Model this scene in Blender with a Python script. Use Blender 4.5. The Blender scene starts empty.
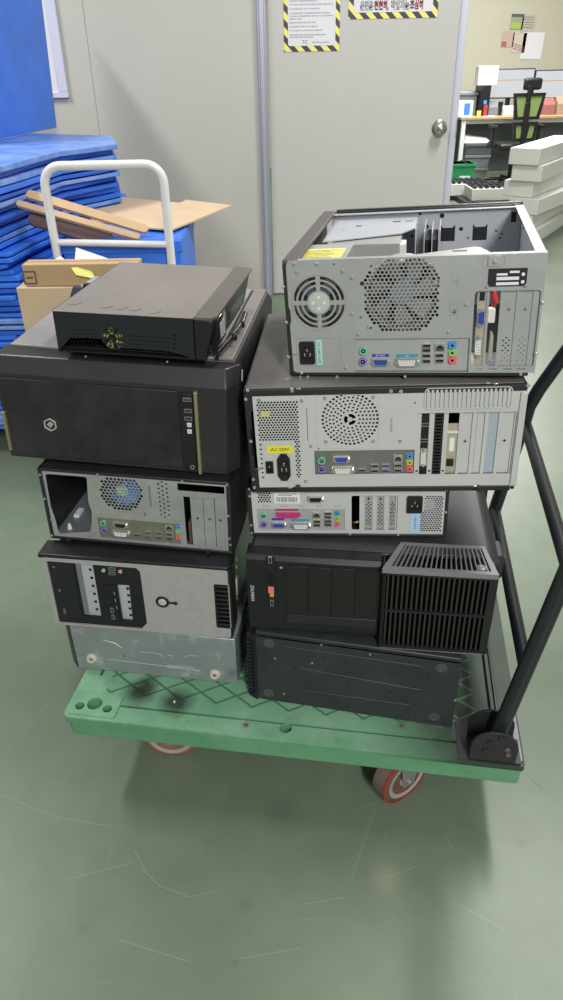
import bpy, bmesh, math, random
from mathutils import Vector, Matrix, Euler
random.seed(7)
C = bpy.context.scene.collection
PI = math.pi
sin, cos = math.sin, math.cos

# ------------------------------------------------------------------ camera numbers (image 563 x 1000)
FPX, PITCH, ROLL, CAMZ = 711.53, math.radians(31.3966), math.radians(1.1387), 1.33797

def ray(px, py):
    X = (px - 281.5) / FPX; Y = -(py - 500) / FPX
    x = X * cos(ROLL) + Y * sin(ROLL); y = -X * sin(ROLL) + Y * cos(ROLL)
    return Vector((x, cos(PITCH) + y * sin(PITCH), -sin(PITCH) + y * cos(PITCH)))
EYE = Vector((0, 0, CAMZ))
def on_y(px, py, Y):
    d = ray(px, py); return EYE + d * (Y / d.y)
def on_z(px, py, z):
    d = ray(px, py); return EYE + d * ((z - CAMZ) / d.z)

# ------------------------------------------------------------------ materials
def lin(c):
    c = c / 255.0
    return c / 12.92 if c <= 0.04045 else ((c + 0.055) / 1.055) ** 2.4
def rgb(r, g, b): return (lin(r), lin(g), lin(b), 1.0)
_M = {}
def mat(name, col, rough=0.5, metal=0.0, var=0.0, scale=8.0, bump=0.0, bscale=200.0, emit=0.0, col2=None, spec=0.5, coat=0.0):
    if name in _M: return _M[name]
    m = bpy.data.materials.new(name); m.use_nodes = True
    nt = m.node_tree; b = nt.nodes['Principled BSDF']
    b.inputs['Base Color'].default_value = col
    b.inputs['Roughness'].default_value = rough
    b.inputs['Metallic'].default_value = metal
    b.inputs['Specular IOR Level'].default_value = spec
    if coat: b.inputs['Coat Weight'].default_value = coat
    if emit:
        b.inputs['Emission Color'].default_value = col; b.inputs['Emission Strength'].default_value = emit
    tc = nt.nodes.new('ShaderNodeTexCoord')
    if var or col2:
        n = nt.nodes.new('ShaderNodeTexNoise'); n.inputs['Scale'].default_value = scale; n.inputs['Detail'].default_value = 6
        n.inputs['Roughness'].default_value = 0.65
        nt.links.new(tc.outputs['Object'], n.inputs['Vector'])
        r = nt.nodes.new('ShaderNodeValToRGB')
        a = [max(0, c * (1 - var)) for c in col[:3]] + [1]
        e = list(col2) if col2 else [min(1, c * (1 + var)) for c in col[:3]] + [1]
        r.color_ramp.elements[0].position = 0.35; r.color_ramp.elements[1].position = 0.68
        r.color_ramp.elements[0].color = a; r.color_ramp.elements[1].color = e
        nt.links.new(n.outputs['Fac'], r.inputs['Fac'])
        nt.links.new(r.outputs['Color'], b.inputs['Base Color'])
    if bump:
        n2 = nt.nodes.new('ShaderNodeTexNoise'); n2.inputs['Scale'].default_value = bscale; n2.inputs['Detail'].default_value = 3
        nt.links.new(tc.outputs['Object'], n2.inputs['Vector'])
        bp = nt.nodes.new('ShaderNodeBump'); bp.inputs['Strength'].default_value = bump; bp.inputs['Distance'].default_value = 0.001
        nt.links.new(n2.outputs['Fac'], bp.inputs['Height']); nt.links.new(bp.outputs['Normal'], b.inputs['Normal'])
    _M[name] = m
    return m

class G:
    """tiny node-math helper for one material"""
    def __init__(s, name):
        s.m = bpy.data.materials.new(name); s.m.use_nodes = True; s.nt = s.m.node_tree
        s.b = s.nt.nodes['Principled BSDF']
        s.tc = s.nt.nodes.new('ShaderNodeTexCoord')
        sp = s.nt.nodes.new('ShaderNodeSeparateXYZ'); s.nt.links.new(s.tc.outputs['Object'], sp.inputs[0])
        s.x, s.y, s.z = sp.outputs
    def op(s, o, a, b=None, c=None):
        n = s.nt.nodes.new('ShaderNodeMath'); n.operation = o
        for i, v in enumerate((a, b, c)):
            if v is None: continue
            if isinstance(v, (int, float)): n.inputs[i].default_value = v
            else: s.nt.links.new(v, n.inputs[i])
        return n.outputs[0]
    def noise(s, scale, detail=4, vec=None, rough=0.6):
        n = s.nt.nodes.new('ShaderNodeTexNoise'); n.inputs['Scale'].default_value = scale
        n.inputs['Detail'].default_value = detail; n.inputs['Roughness'].default_value = rough
        s.nt.links.new(vec or s.tc.outputs['Object'], n.inputs['Vector']); return n.outputs['Fac']
    def mapped(s, sc, rot=(0, 0, 0)):
        n = s.nt.nodes.new('ShaderNodeMapping'); n.inputs['Scale'].default_value = sc; n.inputs['Rotation'].default_value = rot
        s.nt.links.new(s.tc.outputs['Object'], n.inputs['Vector']); return n.outputs[0]
    def ramp(s, f, lo, hi):
        n = s.nt.nodes.new('ShaderNodeMapRange'); n.inputs['From Min'].default_value = lo; n.inputs['From Max'].default_value = hi
        s.nt.links.new(f, n.inputs['Value']); return n.outputs[0]
    def mix(s, f, a, b):
        n = s.nt.nodes.new('ShaderNodeMix'); n.data_type = 'RGBA'
        if isinstance(f, (int, float)): n.inputs['Factor'].default_value = f
        else: s.nt.links.new(f, n.inputs['Factor'])
        for k, v in ((6, a), (7, b)):
            if isinstance(v, tuple): n.inputs[k].default_value = v
            else: s.nt.links.new(v, n.inputs[k])
        return n.outputs[2]
    def seg(s, p, q, w, wob=None):
        """mask of a thin line from p to q in the XY plane"""
        dx, dy = q[0] - p[0], q[1] - p[1]; L2 = dx * dx + dy * dy
        ax = s.op('SUBTRACT', s.x, p[0]); ay = s.op('SUBTRACT', s.y, p[1])
        t = s.op('ADD', s.op('MULTIPLY', ax, dx / L2), s.op('MULTIPLY', ay, dy / L2))
        tcl = s.op('MINIMUM', s.op('MAXIMUM', t, 0.0), 1.0)
        ex = s.op('SUBTRACT', ax, s.op('MULTIPLY', tcl, dx)); ey = s.op('SUBTRACT', ay, s.op('MULTIPLY', tcl, dy))
        d = s.op('SQRT', s.op('ADD', s.op('MULTIPLY', ex, ex), s.op('MULTIPLY', ey, ey)))
        return s.op('LESS_THAN', d, w)
    def spot(s, p, r, soft, nz):
        ax = s.op('SUBTRACT', s.x, p[0]); ay = s.op('SUBTRACT', s.y, p[1])
        d = s.op('SQRT', s.op('ADD', s.op('MULTIPLY', ax, ax), s.op('MULTIPLY', ay, ay)))
        d = s.op('ADD', d, s.op('MULTIPLY', s.op('SUBTRACT', nz, 0.5), soft * 1.5))
        n = s.ramp(d, r + soft, r - soft); return n
    def col(s, c):
        s.nt.links.new(c, s.b.inputs['Base Color']); return s.m
    def bump(s, h, st=0.3, dist=0.002):
        bp = s.nt.nodes.new('ShaderNodeBump'); bp.inputs['Strength'].default_value = st; bp.inputs['Distance'].default_value = dist
        s.nt.links.new(h, bp.inputs['Height']); s.nt.links.new(bp.outputs['Normal'], s.b.inputs['Normal'])

STEEL = mat('galvanised steel', rgb(172, 174, 172), 0.42, 0.35, 0.07, 14, 0.05, 300)
STEELW = mat('painted pale steel', rgb(190, 192, 188), 0.45, 0.1, 0.04, 10)
STEELD = mat('worn grey steel', rgb(158, 162, 158), 0.45, 0.3, 0.14, 16)
SHIELD = mat('io shield steel', rgb(178, 180, 178), 0.4, 0.35, 0.06, 30)
SHIELDD = mat('dull io shield steel', rgb(122, 122, 118), 0.45, 0.4, 0.08, 30)
SHIELDO = mat('olive io shield steel', rgb(128, 128, 112), 0.45, 0.4, 0.08, 30)
CHROME = mat('nickel plated steel', rgb(205, 205, 202), 0.25, 0.8)
BLACK = mat('black coated steel', rgb(34, 35, 38), 0.5, 0.0, 0.15, 20, 0.1, 500)
BLACKE = mat('dusty black coated steel', rgb(42, 46, 48), 0.5, 0.0, 0.15, 12, 0.1, 500, col2=rgb(50, 55, 56))
PLAST = mat('black plastic', rgb(24, 24, 27), 0.42, 0.0, 0.1, 30, 0.1, 900)
GLOSSB = mat('glossy black plastic', rgb(16, 16, 18), 0.12, 0.0, coat=0.5)
DARK = mat('dark interior', rgb(14, 14, 16), 0.7)
DUSTSHEENT = mat('dust and sheen toned black steel', rgb(112, 108, 104), 0.38, 0.0, 0.12, 7, 0.1, 400, col2=rgb(126, 122, 118))  # black top: dust film, lightened further with overhead sheen put into the colour
DUSTSHEENG = mat('dust and sheen toned brown steel', rgb(128, 122, 117), 0.38, 0.0, 0.08, 9, 0.1, 400)  # small case lid and rail: grey tone holds dust and painted-in gloss
DUSTSHEENF = mat('dust and sheen toned grey steel', rgb(136, 133, 131), 0.34, 0.0, 0.10, 5, 0.1, 400, col2=rgb(150, 147, 145))  # big case top: dust, with the ceiling glare painted into the pale grey
GREENP = mat('mint green plastic', rgb(110, 190, 150), 0.4)
PURPLEP = mat('purple plastic', rgb(130, 115, 185), 0.4)
BLUEP = mat('blue connector plastic', rgb(50, 75, 170), 0.4)
WHITEP = mat('white plastic', rgb(215, 215, 210), 0.4)
AUDB = mat('pale blue jack', rgb(80, 140, 200), 0.4)
AUDG = mat('lime jack', rgb(140, 190, 90), 0.4)
AUDY = mat('yellow jack', rgb(190, 180, 90), 0.4)
AUDR = mat('pink jack', rgb(215, 105, 115), 0.4)
MAROON = mat('maroon print', rgb(150, 60, 90), 0.5)
PINKP = mat('magenta connector', rgb(190, 60, 120), 0.45)
TEALP = mat('teal print', rgb(60, 140, 160), 0.5)
NAVYP = mat('navy print', rgb(60, 65, 150), 0.5)
PAPER = mat('white paper', rgb(222, 222, 224), 0.7)
PAPERG = mat('grey ink', rgb(120, 120, 122), 0.7)
BLACKI = mat('black ink', rgb(25, 25, 28), 0.6)
YELLOW = mat('yellow label', rgb(225, 215, 40), 0.5)
MINT = mat('pale mint sticker', rgb(165, 215, 205), 0.5)
SKYL = mat('pale blue sticker', rgb(160, 200, 225), 0.5)
PALEY = mat('pale yellow label', rgb(225, 220, 120), 0.5)
PCBM = mat('dark green circuit board', rgb(44, 58, 50), 0.5)
BEIGE = mat('beige bracket steel', rgb(180, 172, 150), 0.4, 0.3)
FANB = mat('blue fan plastic', rgb(70, 110, 185), 0.4)
FANW = mat('grey fan plastic', rgb(165, 165, 162), 0.4)
FANK = mat('black fan plastic', rgb(30, 30, 32), 0.45)
REDP = mat('red cable plastic', rgb(200, 50, 50), 0.45)
TANC = mat('cardboard', rgb(190, 162, 128), 0.8, 0, 0.06, 12)
TANC2 = mat('pale cardboard', rgb(205, 182, 150), 0.8, 0, 0.05, 12)
TANE = mat('tan carton', rgb(186, 158, 118), 0.8, 0, 0.05, 12)
BROWNC = mat('brown purple card', rgb(110, 88, 88), 0.7, 0, 0.08, 12)
BLUED = mat('blue corrugated plastic', rgb(58, 122, 232), 0.42, 0, 0.10, 6, 0.1, 60)
BLUED2 = mat('deep blue corrugated plastic', rgb(44, 100, 208), 0.42, 0, 0.12, 6, 0.1, 60)
BLUED3 = mat('scuffed blue corrugated plastic', rgb(84, 138, 226), 0.45, 0, 0.14, 9, col2=rgb(140, 168, 220))
WHITEM = mat('white enamel tube', rgb(225, 226, 226), 0.3, 0, 0.03, 20)
TUBEK = mat('black enamel tube', rgb(36, 38, 42), 0.32, 0.0, 0.1, 40)
FOAM = mat('white foam', rgb(225, 225, 218), 0.8, 0, 0.03, 40, 0.2, 120)
GREYP = mat('grey plastic crate', rgb(120, 124, 128), 0.5)
GREENC = mat('green crate', rgb(40, 135, 85), 0.5)
WALLM = mat('white sandwich panel', rgb(190, 188, 178), 0.45, 0, 0.02, 3, 0.05, 80)
DOORM = mat('white coated door sheet', rgb(190, 189, 183), 0.42, 0, 0.015, 3, 0.05, 80)
ALU = mat('aluminium trim', rgb(205, 208, 220), 0.35, 0.3)
ALUD = mat('grey aluminium profile', rgb(172, 175, 188), 0.35, 0.35)
FARW = mat('beige office wall', rgb(192, 190, 168), 0.7, 0, 0.02, 2)
WOODT = mat('beech desk top', rgb(190, 155, 115), 0.5, 0, 0.08, 10)
GREYM = mat('grey modesty panel', rgb(112, 118, 124), 0.6)
LIME = mat('lime mesh fabric', rgb(128, 148, 86), 0.7)
GOLD = mat('brushed champagne strip', rgb(165, 155, 125), 0.35, 0.6)
SILVF = mat('silver textured plastic', rgb(172, 170, 168), 0.4, 0.25, 0.05, 60, 0.3, 700)
GREYS = mat('grey pouch', rgb(150, 150, 162), 0.6)
RUST = mat('rusty bolt', rgb(94, 80, 68), 0.7)

# ------------------------------------------------------------------ mesh building
class MB:
    def __init__(s): s.v = []; s.f = []; s.m = []
    def add(s, vs, fs, m=0):
        o = len(s.v); s.v += [tuple(v) for v in vs]
        for f in fs: s.f.append([i + o for i in f]); s.m.append(m)
        return s
    def box(s, x0, y0, z0, x1, y1, z1, m=0):
        x0, x1 = sorted((x0, x1)); y0, y1 = sorted((y0, y1)); z0, z1 = sorted((z0, z1))
        return s.add([(x0,y0,z0),(x1,y0,z0),(x1,y1,z0),(x0,y1,z0),(x0,y0,z1),(x1,y0,z1),(x1,y1,z1),(x0,y1,z1)],
                     [(0,3,2,1),(4,5,6,7),(0,1,5,4),(1,2,6,5),(2,3,7,6),(3,0,4,7)], m)
    def hexa(s, p, m=0):      # 8 points, bottom 4 then top 4 (counter clockwise)
        return s.add(p, [(0,3,2,1),(4,5,6,7),(0,1,5,4),(1,2,6,5),(2,3,7,6),(3,0,4,7)], m)
    def cyl(s, p, q, r, r2=None, n=20, m=0, caps=True):
        p = Vector(p); q = Vector(q); r2 = r if r2 is None else r2
        d = (q - p).normalized(); a = d.orthogonal().normalized(); b = d.cross(a)
        vs = []
        for i in range(n):
            t = 2 * PI * i / n; e = a * cos(t) + b * sin(t); vs.append(p + e * r)
        for i in range(n):
            t = 2 * PI * i / n; e = a * cos(t) + b * sin(t); vs.append(q + e * r2)
        fs = [(i, (i + 1) % n, n + (i + 1) % n, n + i) for i in range(n)]
        if caps: fs += [tuple(range(n - 1, -1, -1)), tuple(range(n, 2 * n))]
        return s.add(vs, fs, m)
    def ring(s, c, ax, r0, r1, h, n=32, m=0):
        """flat washer around axis ax, inner r0, outer r1, height h along ax from c"""
        c = Vector(c); d = Vector(ax).normalized(); a = d.orthogonal().normalized(); b = d.cross(a); vs = []
        for (r, k) in ((r0, 0), (r1, 0), (r1, h), (r0, h)):
            for i in range(n):
                t = 2 * PI * i / n; vs.append(c + (a * cos(t) + b * sin(t)) * r + d * k)
        fs = []
        for k in range(4):
            for i in range(n):
                j = (i + 1) % n; k2 = (k + 1) % 4
                fs.append((k * n + i, k * n + j, k2 * n + j, k2 * n + i))
        return s.add(vs, fs, m)
    def lathe(s, c, ax, prof, n=32, m=0):
        """profile of (radius, height) around axis"""
        c = Vector(c); d = Vector(ax).normalized(); a = d.orthogonal().normalized(); b = d.cross(a); vs = []
        for (r, k) in prof:
            for i in range(n):
                t = 2 * PI * i / n; vs.append(c + (a * cos(t) + b * sin(t)) * r + d * k)
        fs = []
        for k in range(len(prof) - 1):
            for i in range(n):
                j = (i + 1) % n; fs.append((k * n + i, k * n + j, (k + 1) * n + j, (k + 1) * n + i))
        fs.append(tuple(range(n - 1, -1, -1))); fs.append(tuple(range((len(prof) - 1) * n, len(prof) * n)))
        return s.add(vs, fs, m)
    def tube(s, pts, r, n=14, m=0, closed=False):
        pts = [Vector(p) for p in pts]; N = len(pts); vs = []; a = None
        for i in range(N):
            d = (pts[min(i + 1, N - 1)] - pts[max(i - 1, 0)]).normalized()
            if a is None: a = d.orthogonal().normalized()
            a = (a - d * a.dot(d)).normalized(); b = d.cross(a)
            for k in range(n):
                t = 2 * PI * k / n; vs.append(pts[i] + (a * cos(t) + b * sin(t)) * r)
        fs = []
        for i in range(N - 1):
            for k in range(n):
                j = (k + 1) % n; fs.append((i * n + k, i * n + j, (i + 1) * n + j, (i + 1) * n + k))
        fs += [tuple(range(n - 1, -1, -1)), tuple(range((N - 1) * n, N * n))]
        return s.add(vs, fs, m)
    def prism(s, poly, y0, y1, m=0, axis='y'):
        """polygon of (a, b) extruded: axis y -> (x,z), axis z -> (x,y), axis x -> (y,z)"""
        def P(a, b, t): return {'y': (a, t, b), 'z': (a, b, t), 'x': (t, a, b)}[axis]
        n = len(poly)
        vs = [P(a, b, y0) for a, b in poly] + [P(a, b, y1) for a, b in poly]
        fs = [tuple(range(n)), tuple(range(2 * n - 1, n - 1, -1))] + [(i, n + i, n + (i + 1) % n, (i + 1) % n) for i in range(n)]
        return s.add(vs, fs, m)
    def plate(s, outline, holes, t0, t1, m=0, axis='y'):
        cu = bpy.data.curves.new('tmp', 'CURVE'); cu.dimensions = '2D'; cu.fill_mode = 'BOTH'; cu.extrude = abs(t1 - t0) / 2
        for pl in [outline] + list(holes):
            sp = cu.splines.new('POLY'); sp.points.add(len(pl) - 1)
            for i, (a, b) in enumerate(pl): sp.points[i].co = (a * 100, b * 100, 0, 1)
            sp.use_cyclic_u = True
        o = bpy.data.objects.new('tmp', cu); C.objects.link(o)
        dg = bpy.context.evaluated_depsgraph_get(); dg.update()
        me = bpy.data.meshes.new_from_object(o.evaluated_get(dg))
        mid = (t0 + t1) / 2
        def P(c): return {'y': (c.x, mid - c.z, c.y), 'z': (c.x, c.y, mid + c.z), 'x': (mid + c.z, c.x, c.y)}[axis]
        s.add([P(Vector((v.co.x / 100, v.co.y / 100, v.co.z))) for v in me.vertices], [tuple(p.vertices) for p in me.polygons], m)
        bpy.data.objects.remove(o); bpy.data.curves.remove(cu); bpy.data.meshes.remove(me)
        return s
    def text(s, body, x, z, y, size, m=0, rot=0.0, depth=0.0004, sx=1.0, align='CENTER', axis='y', off=0.0):
        cu = bpy.data.curves.new('tmp', 'FONT'); cu.body = body; cu.size = size; cu.extrude = depth; cu.align_x = align; cu.align_y = 'CENTER'
        cu.resolution_u = 2; cu.offset = off
        o = bpy.data.objects.new('tmp', cu); C.objects.link(o)
        dg = bpy.context.evaluated_depsgraph_get(); dg.update()
        me = bpy.data.meshes.new_from_object(o.evaluated_get(dg))
        vs = []
        for v in me.vertices:
            a, b = v.co.x * sx, v.co.y
            a, b = a * cos(rot) - b * sin(rot), a * sin(rot) + b * cos(rot)
            vs.append((x + a, y - v.co.z, z + b) if axis == 'y' else (x + a, z + b, y + v.co.z))
        s.add(vs, [tuple(p.vertices) for p in me.polygons], m)
        bpy.data.objects.remove(o); bpy.data.curves.remove(cu); bpy.data.meshes.remove(me)
        return s
    def xf(s, M):
        s.v = [tuple(M @ Vector(v)) for v in s.v]; return s
    def build(s, name, mats, parent=None, bevel=0.0, smooth=35, seg=2):
        me = bpy.data.meshes.new(name); me.from_pydata(s.v, [], s.f); me.validate()
        mats = mats if isinstance(mats, (list, tuple)) else [mats]
        for mm in mats: me.materials.append(mm)
        if len(mats) > 1 and len(me.polygons) == len(s.m):
            me.polygons.foreach_set('material_index', s.m)
        bm = bmesh.new(); bm.from_mesh(me); bmesh.ops.recalc_face_normals(bm, faces=bm.faces); bm.to_mesh(me); bm.free()
        if smooth:
            me.shade_smooth(); me.set_sharp_from_angle(angle=math.radians(smooth))
        o = bpy.data.objects.new(name, me); C.objects.link(o)
        if parent: o.parent = parent
        if bevel:
            b = o.modifiers.new('edge', 'BEVEL'); b.width = bevel; b.segments = seg; b.limit_method = 'ANGLE'; b.angle_limit = math.radians(40)
            b.harden_normals = False
        return o

def empty(name, loc=(0, 0, 0), rot=(0, 0, 0)):
    o = bpy.data.objects.new(name, None); C.objects.link(o); o.location = loc; o.rotation_euler = rot; o.empty_display_size = 0.05
    return o
def tag(o, label, cat, group=None, kind=None):
    o['label'] = label; o['category'] = cat
    if group: o['group'] = group
    if kind: o['kind'] = kind
    return o
def struct(o, label=None, cat=None):
    o['kind'] = 'structure'
    if label: o['label'] = label
    if cat: o['category'] = cat
    return o
def rrect(x0, z0, x1, z1, r=0.003, n=4):
    x0, x1 = sorted((x0, x1)); z0, z1 = sorted((z0, z1)); r = min(r, (x1 - x0) / 2.01, (z1 - z0) / 2.01); P = []
    for cx, cz, a in ((x1 - r, z0 + r, -PI / 2), (x1 - r, z1 - r, 0), (x0 + r, z1 - r, PI / 2), (x0 + r, z0 + r, PI)):
        for k in range(n + 1):
            t = a + PI / 2 * k / n; P.append((cx + r * cos(t), cz + r * sin(t)))
    return P
def rect(x0, z0, x1, z1):
    return [(x0, z0), (x1, z0), (x1, z1), (x0, z1)]
def ngon(cx, cz, r, n=6, a=0.0):
    return [(cx + r * cos(a + 2 * PI * k / n), cz + r * sin(a + 2 * PI * k / n)) for k in range(n)]
def arcslot(cx, cz, r0, r1, a0, a1, n=6):
    return [(cx + r0 * cos(a0 + (a1 - a0) * k / n), cz + r0 * sin(a0 + (a1 - a0) * k / n)) for k in range(n + 1)] + \
           [(cx + r1 * cos(a1 + (a0 - a1) * k / n), cz + r1 * sin(a1 + (a0 - a1) * k / n)) for k in range(n + 1)]
def hexgrid(x0, z0, x1, z1, p, r, inside=None, n=6, rot=PI / 6):
    """holes on a hexagonal lattice of pitch p"""
    x0, x1 = sorted((x0, x1)); z0, z1 = sorted((z0, z1)); H = []; k = 0; z = z0 + r
    while z <= z1 - r + 1e-6:
        x = x0 + r + (p / 2 if k % 2 else 0)
        while x <= x1 - r + 1e-6:
            if inside is None or inside(x, z): H.append(ngon(x, z, r, n, rot))
            x += p
        z += p * 0.866; k += 1
    return H

# ------------------------------------------------------------------ a computer case placed in the world
class Case:
    def __init__(s, name, x, y, a, w, h, d, z0, r=0.0):
        s.w, s.h, s.d = w, h, d
        ox, oy = x + w / 2 * cos(a), y + w / 2 * sin(a)
        s.root = empty(name, (ox, oy, z0), (0, -r, a))
        s.M = Matrix.Translation((ox, oy, z0)) @ Euler((0, -r, a)).to_matrix().to_4x4()
        s.I = s.M.inverted()
    def p(s, px, py, y=0.0):          # photo point on the plane y (own coordinates) -> own x, z
        o = s.I @ EYE; d = s.I.to_3x3() @ ray(px, py); q = o + d * ((y - o.y) / d.y); return q.x, q.z
    def R(s, a, b, c, d, y=0.0):      # two opposite corners -> x0, z0, x1, z1
        x0, z1 = s.p(a, b, y); x1, z0 = s.p(c, d, y); return x0, z0, x1, z1

# ---- connectors: each its own mesh, on the plane y, facing -y
def screw(par, x, z, y, r=0.0034, m=None, name='screw'):
    mb = MB().lathe((x, y, z), (0, -1, 0), [(r, 0), (r, 0.001), (r * 0.75, 0.0022), (0.0004, 0.0026)], 12)
    mb.box(x - r * 0.6, y - 0.003, z - r * 0.12, x + r * 0.6, y - 0.0024, z + r * 0.12, 1)
    mb.box(x - r * 0.12, y - 0.003, z - r * 0.6, x + r * 0.12, y - 0.0024, z + r * 0.6, 1)
    return mb.build(name, [m or CHROME, STEELD], par)
def ps2(par, x, z, y, col, k=1.0):
    mb = MB().ring((x, y, z), (0, -1, 0), 0.0042 * k, 0.0068 * k, 0.005, 20, 0)
    mb.cyl((x, y, z), (x, y - 0.0035, z), 0.0042 * k, n=16, m=0)
    mb.ring((x, y - 0.0035, z), (0, -1, 0), 0.0022 * k, 0.0042 * k, 0.0006, 16, 1)
    for t in range(6):
        a = t * PI / 3 + 0.3; mb.cyl((x + 0.0018 * k * cos(a), y - 0.0035, z + 0.0018 * k * sin(a)), (x + 0.0018 * k * cos(a), y - 0.0044, z + 0.0018 * k * sin(a)), 0.0004, n=6, m=1)
    return mb.build('mouse_port' if col is GREENP else 'keyboard_port', [col, DARK], par)
def dsub(par, x, z, y, w, h, col, name, rows=3, shell=CHROME, vert=False, screws=True):
    a = w * 0.34; mb = MB()
    def D(k): return [(-a * k - 0.001, h * 0.38 * k), (a * k + 0.001, h * 0.38 * k), (a * k - 0.0015, -h * 0.38 * k), (-a * k + 0.0015, -h * 0.38 * k)]
    mb.prism(rrect(-w / 2, -h / 2, w / 2, h / 2, 0.002), -0.0012, 0, 0)
    mb.plate(D(1.15), [D(0.98)], -0.006, -0.0011, 0)
    mb.prism(D(0.97), -0.0045, -0.001, 1)
    n = 5 if rows == 3 else 9
    for r in range(rows):
        for c in range(n):
            px = (-0.5 + (c + 0.5) / n) * a * 1.7; pz = (r - (rows - 1) / 2) * h * 0.2
            mb.box(px - 0.0005, -0.005, pz - 0.0005, px + 0.0005, -0.0044, pz + 0.0005, 2)
    if screws:
        for sx in (-1, 1): mb.cyl((sx * (w / 2 - 0.003), 0, 0), (sx * (w / 2 - 0.003), -0.006, 0), 0.0025, n=6, m=0)
    M = Matrix.Translation((x, y, z))
    if vert: M = M @ Matrix.Rotation(PI / 2, 4, 'Y')
    return mb.xf(M).build(name, [shell, col, DARK], par)
def vga(par, x, z, y, vert=False, k=1.0): return dsub(par, x, z, y, 0.031 * k, 0.0125 * k, BLUEP, 'video_port', 3, vert=vert)
def dvi(par, x, z, y, vert=False, k=1.0): return dsub(par, x, z, y, 0.039 * k, 0.0135 * k, WHITEP, 'digital_video_port', 3, vert=vert)
def serial(par, x, z, y, k=1.0): return dsub(par, x, z, y, 0.031 * k, 0.0125 * k, DARK, 'serial_port', 2)
def parallel(par, x, z, y, w=0.045): return dsub(par, x, z, y, w, 0.0105, PINKP, 'parallel_port', 2, shell=PINKP)
def usb(par, x, z, y, col=None, w=0.0135, h=0.0062, vert=False):
    mb = MB().plate(rect(-w / 2, -h / 2, w / 2, h / 2), [rect(-w / 2 + .0008, -h / 2 + .0008, w / 2 - .0008, h / 2 - .0008)], -0.0035, 0, 0)
    mb.box(-w / 2 + .0008, -0.0008, -h / 2 + .0008, w / 2 - .0008, 0, h / 2 - .0008, 2)
    mb.box(-w / 2 + .0015, -0.003, -0.0002, w / 2 - .0015, -0.0007, h * 0.24, 1)
    M = Matrix.Translation((x, y, z))
    if vert: M = M @ Matrix.Rotation(PI / 2, 4, 'Y')
    return mb.xf(M).build('usb_port', [CHROME, col or DARK, DARK], par)
def rj45(par, x, z, y, w=0.0155, h=0.0125):
    mb = MB().plate(rect(-w / 2, -h / 2, w / 2, h / 2), [[(-w * .38, -h * .4), (w * .38, -h * .4), (w * .38, h * .15), (w * .2, h * .15), (w * .2, h * .35), (-w * .2, h * .35), (-w * .2, h * .15), (-w * .38, h * .15)]], -0.003, 0, 0)
    mb.box(-w * .45, -0.0006, -h * .45, w * .45, 0, h * .45, 1)
    for k in range(6): mb.box(-w * .28 + k * w * .11, -0.0018, -h * .38, -w * .28 + k * w * .11 + .0004, -0.0005, -h * .05, 2)
    return mb.xf(Matrix.Translation((x, y, z))).build('network_port', [CHROME, DARK, GOLD], par)
def audio(par, x, z, y, col, r=0.0052, plate=True):
    mb = MB()
    if plate: mb.box(x - r * 1.15, y - 0.0012, z - r * 1.1, x + r * 1.15, y, z + r * 1.1, 0)
    mb.ring((x, y - 0.001, z), (0, -1, 0), r * 0.42, r * 0.95, 0.003, 18, 0)
    mb.cyl((x, y - 0.0005, z), (x, y - 0.0016, z), r * 0.45, n=14, m=1)
    return mb.build('audio_jack', [col, DARK], par)
def hdmi(par, x, z, y):
    w, h = 0.015, 0.0055
    mb = MB().plate([(-w/2, h/2), (w/2, h/2), (w/2, -h*.1), (w*.36, -h/2), (-w*.36, -h/2), (-w/2, -h*.1)], [[(-w*.45, h*.38), (w*.45, h*.38), (w*.45, -h*.05), (w*.33, -h*.38), (-w*.33, -h*.38), (-w*.45, -h*.05)]], -0.003, 0, 0)
    mb.box(-w * .45, -0.0006, -h * .4, w * .45, 0, h * .4, 1); mb.box(-w * .35, -0.002, -h * .05, w * .35, -.0005, h * .12, 1)
    return mb.xf(Matrix.Translation((x, y, z))).build('display_port', [CHROME, DARK], par)
def iec(par, x0, z0, x1, z1, y, hexa=True):
    cx, cz = (x0 + x1) / 2, (z0 + z1) / 2; w, h = abs(x1 - x0) / 2, abs(z1 - z0) / 2
    if hexa: out = [(-w, -h * .62), (-w * .45, -h), (w * .45, -h), (w, -h * .62), (w, h * .62), (w * .45, h), (-w * .45, h), (-w, h * .62)]
    else: out = rrect(-w, -h, w, h, 0.003)
    inn = [(-w * .68, -h * .52), (w * .68, -h * .52), (w * .68, h * .25), (w * .38, h * .55), (-w * .38, h * .55), (-w * .68, h * .25)]
    mb = MB().plate(out, [inn], -0.004, 0, 0); mb.box(-w * .7, -0.0008, -h * .55, w * .7, 0, h * .58, 1)
    for px, pz in ((0, h * .22), (-w * .36, -h * .18), (w * .36, -h * .18)): mb.box(px - .001, -0.0036, pz - h * .13, px + .001, -0.0007, pz + h * .13, 2)
    return mb.xf(Matrix.Translation((cx, y, cz))).build('power_socket', [PLAST, DARK, CHROME], par, 0.0006)
def rocker(par, x0, z0, x1, z1, y):
    w, h = abs(x1 - x0) / 2, abs(z1 - z0) / 2; mb = MB().plate(rect(-w, -h, w, h), [rect(-w * .72, -h * .75, w * .72, h * .75)], -0.003, 0, 0)
    mb.hexa([(-w*.7, -.0005, -h*.73), (w*.7, -.0005, -h*.73), (w*.7, 0, -h*.73), (-w*.7, 0, -h*.73), (-w*.7, -.005, h*.73), (w*.7, -.005, h*.73), (w*.7, 0, h*.73), (-w*.7, 0, h*.73)], 0)
    mb.box(-.0007, -.0036, h * .1, .0007, -.0026, h * .5, 1)
    return mb.xf(Matrix.Translation(((x0 + x1) / 2, y, (z0 + z1) / 2))).build('power_switch', [PLAST, WHITEP], par)
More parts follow.
